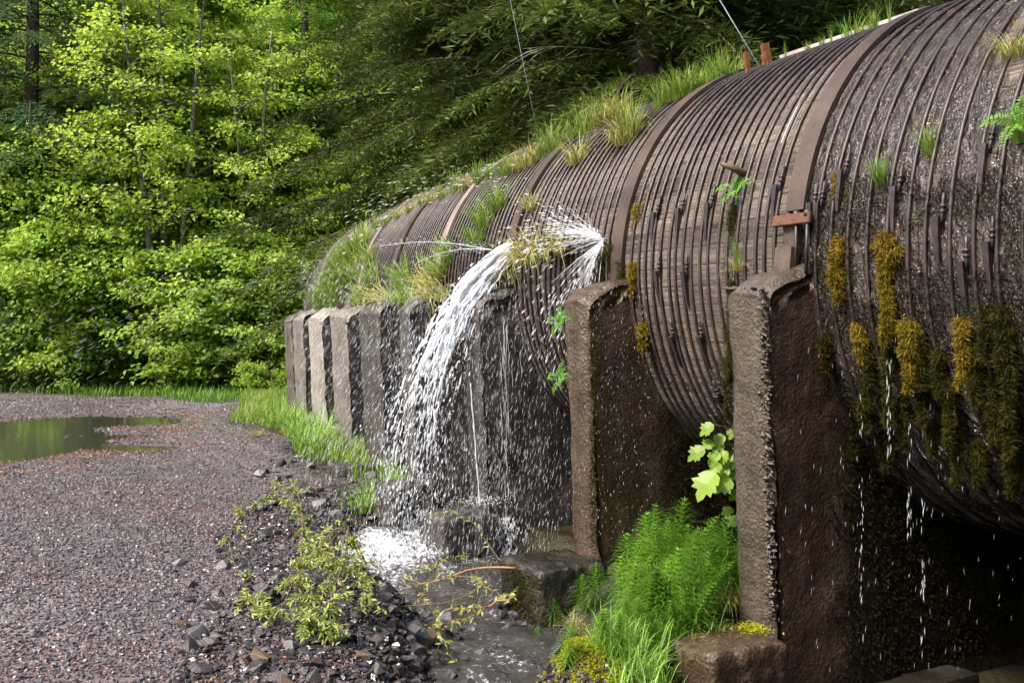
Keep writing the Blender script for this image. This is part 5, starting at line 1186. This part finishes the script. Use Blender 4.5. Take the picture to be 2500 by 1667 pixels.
# crest kerb, rusty stakes, guy wire
def crest(x, y): s, t = on_pipe(x, y); return s
mb = MB()
ss = np.linspace(.12, 1.55, 24); e = []
for th, o in ((80, .0), (80, .085), (84, .11), (84, .0)): e.append(pipe_pt(ss, np.full(24, th), o))
v = np.stack(e, 1).reshape(-1, 3); i = np.arange(23)[:, None] * 4; j = np.arange(4)[None]; j2 = (j + 1) % 4
mb.add(v, np.stack([i + j, i + j2, i + 4 + j2, i + 4 + j], -1).reshape(-1, 4)); mb.add(v[:4], [[3, 2, 1, 0]]); mb.add(v[-4:], [[0, 1, 2, 3]])
tag(mb.build('timber_kerb', M['plank'], smooth=False), 'pale weathered plank kerb along the crest of the pipe', 'kerb')
for k, (x, y, h, tl, lab) in enumerate([(1718, 168, .20, -.15, 'thin rusty iron stake on the crest, left of the guy wire'), (1757, 152, .17, -.1, 'rusty iron stake beside the guy wire foot'), (1768, 148, .20, -.25, 'thickest rusty angle iron stake, right of the guy wire foot')]):
    s, t = on_pipe(x, y + 4); p = pipe_pt(s, t, -.02); mb = MB(); w = .05 if k == 2 else .032
    add_box(mb, (w, .008, h), Matrix.Translation((0, 0, h / 2))); add_box(mb, (.008, w * .8, h * .985), Matrix.Translation((-w / 2 + .003, w * .4 + .005, h / 2)))
    o = mb.build('iron_stake', M['rust'], loc=p, smooth=False); o.rotation_euler = (0, tl, .3); tag(o, lab, 'stake', 'rusty stakes on the crest')
s, t = on_pipe(1748, 160); a = pipe_pt(s, t, -.02); b = px(1560, -150, a[1] + 1.5); mb = MB(); add_tube(mb, [a, b], .006, 6)
tag(mb.build('guy_wire', M['cable']), 'taut grey steel guy wire rising from the crest into the trees', 'wire')
s, t = on_pipe(1243, 352); a = pipe_pt(s, t, -.02); b = px(1130, -200, a[1] + 2); mb = MB(); add_tube(mb, [a, b], .003, 6)
tag(mb.build('guy_wire', M['cable']), 'thin guy wire rising from the pipe through the hemlock boughs, far from the stakes', 'wire')

# ------------------------------------------------------------------ water
G = np.array([0, 0, -9.81])
def traj(p0, v0, t): return p0 + v0 * t[..., None] + .5 * G * t[..., None] ** 2
rw = np.random.default_rng(77)
s, t = on_pipe(1200, 572); src = pipe_pt(s, t, .05); Ysrc = src[1]
land = px(915, 1270, 9.0); T = math.sqrt(2 * (src[2] - land[2] + .12) / 9.81)
v_main = (land - src - .5 * G * T * T) / T
CV = np.array([px(*a) for a in [(1200, 556, 9.75), (1160, 584, 9.65), (1105, 632, 9.55), (1055, 700, 9.45), (1012, 775, 9.4), (978, 855, 9.3), (952, 945, 9.25), (932, 1045, 9.2), (916, 1145, 9.15), (905, 1275, 9.1)]])
def curve(u): return np.stack([np.interp(u * 9, range(10), CV[:, i]) for i in range(3)], -1)
mb = MB(); n = 230
for k in range(n):
    o = rw.normal(size=3) * [1, .8, .5]; u = rw.random() * .08; right = rw.random() < .35; ue = .26 + .6 * rw.random() ** 2.2
    if right: o = o * .6 + [1.3, -.4, .2]
    while u < ue:
        L = (.06 + .07 * rw.random()) * (1.0 if u < .25 else .5 if u < .5 else .32); uu = np.linspace(u, min(u + L, 1), 6); sp = np.interp(uu, [0, .3, .6, 1], [.035, .062, .10, .17])
        P = curve(uu) + o * sp[:, None] + .014 * np.stack([fbm(np.stack([uu * 22, uu * 0 + k, uu * 0 + c], -1), 1, 5) for c in range(3)], -1)
        rad = np.interp(u, [0, .35, .7, 1], [.016, .010, .0055, .004]) * np.sin(np.pi * np.linspace(.12, .96, 6)) * (.5 + .8 * rw.random()); add_tube(mb, P, rad, 5)
        u += L + (0 if u < .2 else .11 * rw.random() * (u + .2))
n = 1500; u = rw.random(n) ** 1.0; sp = np.interp(u, [0, .3, .6, 1], [.05, .09, .13, .20]); P = curve(u) + rw.normal(size=(n, 3)) * sp[:, None] * [1, .8, .6] + np.where(rw.random(n) < .3, 1, 0)[:, None] * sp[:, None] * [1.4, 0, 0]; V = curve(np.minimum(u + .03, 1)) - curve(np.maximum(u - .03, 0))
k = P[:, 2] > -.22; spindles(mb, P[k], nrm(V[k]) + rw.normal(size=(k.sum(), 3)) * .12, .02 + .05 * rw.random(k.sum()), .002 + .009 * rw.random(k.sum()) ** 3)
tag(mb.build('water_gush', M['white_water']), 'thick white gush of water bursting from the pipe and falling to the foam pool', 'waterfall')
# fan jet
s, t = on_pipe(1392, 556); f0 = pipe_pt(s, t, .03); mb = MB(); n = 950
pp_, nn_, tt_ = path(s)
ang = np.radians(rw.uniform(-75, 235, n)); spd = 1.5 + 1.6 * rw.random(n)
ang = np.where(rw.random(n) < .62, np.radians(rw.normal(160, 15, n)), np.radians(rw.normal(245, 14, n)))
hx = np.array([-tt_[0], -tt_[1], 0]); outv = np.array([-nn_[0], -nn_[1], 0]); 
d = np.cos(ang)[:, None] * hx + np.sin(ang)[:, None] * np.array([0, 0, 1.0]) + outv * (.35 + .25 * rw.normal(size=(n, 1)))
v0 = nrm(d) * (3.6 + 1.6 * rw.random((n, 1))); tm_ = rw.random(n) ** 1.2 * .21; P = traj(f0, v0, tm_); V = v0 + G * tm_[:, None]
spindles(mb, P, V, .03 + .06 * rw.random(n), .0022 + .0055 * rw.random(n) ** 2 * (.4 + tm_ * 3))
for k in range(70): u = np.linspace(.0, .03 + .09 * rw.random(), 5); add_tube(mb, traj(f0, v0[k], u), np.linspace(.004, .0015, 5), 4)
tag(mb.build('water_fan', M['drop']), 'fan of fine white spray jetting from a hole by the second steel band', 'water jet')
# thin jets to the left
for k, (xe, ye, lab) in enumerate([(870, 566, 'thin straight upper water jet shooting left along the far pipe'), (960, 602, 'short thin lower water jet shooting left along the far pipe')]):
    a = src + np.array([-.25, 0, -.02]); b = px(xe, ye, 9.9 + .8); u = np.linspace(0, 1, 16); P = a + (b - a) * u[:, None] + np.array([0, 0, .06]) * np.sin(np.pi * u)[:, None]; mb = MB()
    add_tube(mb, P, np.linspace(.005, .0025, 16), 5); P2 = P[rw.integers(16, size=140)] + rw.normal(size=(140, 3)) * .035; spindles(mb, P2, np.tile(b - a, (140, 1)) + rw.normal(size=(140, 3)) * .2, .05, .002)
    tag(mb.build('water_jet', M['mist_drop']), lab, 'water jet', 'thin water jets')
# thin falling stream onto the footing
mb = MB(); u = np.linspace(0, 1, 26); a = px(1080, 880, 9.15); b = px(1103, 1160, 9.1); P = a + (b - a) * u[:, None] + fbm(np.stack([u * 5, u * 0, u * 0], -1), 1, 8)[:, None] * [.006, .006, 0]
add_tube(mb, P, .006 + .004 * fbm(np.stack([u * 14, u * 0, u * 0], -1), 1, 9), 6); spindles(mb, np.stack([b[0] + rw.normal(size=160) * .13, b[1] + rw.normal(size=160) * .13, b[2] + .02 + .05 * rw.random(160)], -1), rw.normal(size=(160, 3)) + [0, 0, 1], .02, .004)
tag(mb.build('water_thread', M['white_water']), 'thin continuous thread of water falling onto the small square footing', 'water stream')
# runs down the dripping pier
mb = MB()
for k in range(40):
    x = rw.choice([1150, 1162, 1172, 1215, 1195, 1240]) + rw.normal() * 9; y0 = 720 + 400 * rw.random(); Y = np.interp(x, [1090, 1310], [9.28, 9.95]) - .03; L = 40 + 120 * rw.random(); u = np.linspace(0, 1, 7)
    P = np.array([px(x + 4 * q + rw.normal() * 1.2, y0 + L * q, Y) for q in u]); add_tube(mb, P, (.002 + .003 * rw.random()) * np.sin(np.pi * np.linspace(.1, .95, 7)), 4)
for k in range(220):
    x = 1160 + rw.normal() * 16; y = 1190 + rw.random() * 95; Y = 9.25 - .1 * rw.random(); P = px(x, y, Y); spindles(mb, P[None], rw.normal(size=(1, 3)) * .4 + [0, 0, -1], .05, .006)
tag(mb.build('water_runs', M['drop']), kind='stuff')
# rain curtain and flying spray: countless drops
def rain(n, x0, x1, y0, y1, Y0, Y1, dx, L0, L1, r0, r1, mat, name, keep=None):
    x = rw.uniform(x0, x1, n); y = rw.uniform(y0, y1, n); Y = rw.uniform(Y0, Y1, n)
    if keep is not None:
        k = keep(x, y); x, y, Y = x[k], y[k], Y[k]; 
    n = len(x); P = np.stack([(x - 1176) / PXF * Y, Y, CAMZ - (y - 765) / PXF * Y], -1); V = np.stack([np.full(n, dx) + rw.normal(size=n) * .08, rw.normal(size=n) * .08, np.full(n, -1.0)], -1)
    mb = MB(); spindles(mb, P, V, L0 + (L1 - L0) * rw.random(n), r0 + (r1 - r0) * rw.random(n) ** 3); return tag(mb.build(name, M[mat]), kind='stuff')
rain(4200, 880, 1310, 640, 1270, 8.6, 9.3, -.16, .02, .09, .0008, .0026, 'mist_drop', 'water_spray', lambda x, y: (y > 640 + (1310 - x) * .05) & (rw.random(len(x)) < .4 + .6 * sstep(1320, 1100, x)))
rain(620, 850, 1130, 760, 1260, 8.5, 9.2, -.30, .02, .07, .002, .009, 'drop', 'water_spray', lambda x, y: np.abs(x - np.interp(y, [640, 780, 900, 1050, 1250], [1090, 1010, 960, 930, 900])) < 90)
rain(1500, 690, 960, 600, 1060, 9.0, 11.5, -.55, .03, .10, .0012, .0032, 'mist_drop', 'water_spray')
rain(420, 1300, 1500, 640, 1240, 7.0, 7.6, -.05, .01, .03, .0008, .0022, 'mist_drop', 'water_spray')
rain(130, 1760, 2350, 740, 1540, 5.0, 6.2, -.05, .02, .06, .0007, .0016, 'mist_drop', 'water_spray')
for xd, y0_, y1_ in ((2042, 830, 1050), (2090, 960, 1250), (2122, 1150, 1560), (1980, 900, 1500)):
    rain(26, xd - 5, xd + 5, y0_, y1_, 5.3, 5.35, -.03, .02, .07, .0012, .0024, 'drop', 'water_spray')
rain(1300, 700, 1260, 1000, 1340, 8.0, 9.0, -.2, .02, .08, .001, .003, 'mist_drop', 'water_spray')
mb = MB(); n = 420; x = rw.uniform(0, 800, n); yb = np.interp(x, [0, 400, 800], [800, 660, 590]); y = yb + rw.normal(size=n) * 55 + rw.exponential(50, n); Y = rw.uniform(10, 12.5, n)
P = np.stack([(x - 1176) / PXF * Y, Y, CAMZ - (y - 765) / PXF * Y], -1); sl = np.interp(x, [0, 400, 800], [-.75, -.42, -.1]); V = np.stack([-np.ones(n), 0 * x, sl + rw.normal(size=n) * .06], -1)
spindles(mb, P, V, .05 + .09 * rw.random(n), .0008 + .0010 * rw.random(n)); tag(mb.build('water_spray', M['mist_drop']), kind='stuff')
mb = MB(); n = 190; x = rw.uniform(790, 1290, n); y = np.interp(x, [790, 960, 1250], [520, 440, 390]) + rw.normal(size=n) * 26; Y = rw.uniform(10, 11.2, n)
P = np.stack([(x - 1176) / PXF * Y, Y, CAMZ - (y - 765) / PXF * Y], -1); V = np.stack([-np.ones(n), 0 * x, np.interp(x, [790, 1250], [-.5, .05])], -1); spindles(mb, P, V, .04 + .04 * rw.random(n), .002 + .004 * rw.random(n) ** 2)
tag(mb.build('water_spray', M['drop']), kind='stuff')
# foam lumps and splash over the pool
mb = MB(); n = 420; a = rw.random(n) * 6.28; d = np.sqrt(rw.random(n)); P = np.stack([-1.05 + .52 * d * np.cos(a), 9.05 + .62 * d * np.sin(a), -.20 + .16 * rw.random(n) ** 2 * (1.1 - d)], -1)
spindles(mb, P, rw.normal(size=(n, 3)) * .7 + [0, 0, 1.2], .02 + .05 * rw.random(n), .003 + .006 * rw.random(n) ** 2); tag(mb.build('foam_splash', M['drop']), kind='stuff')
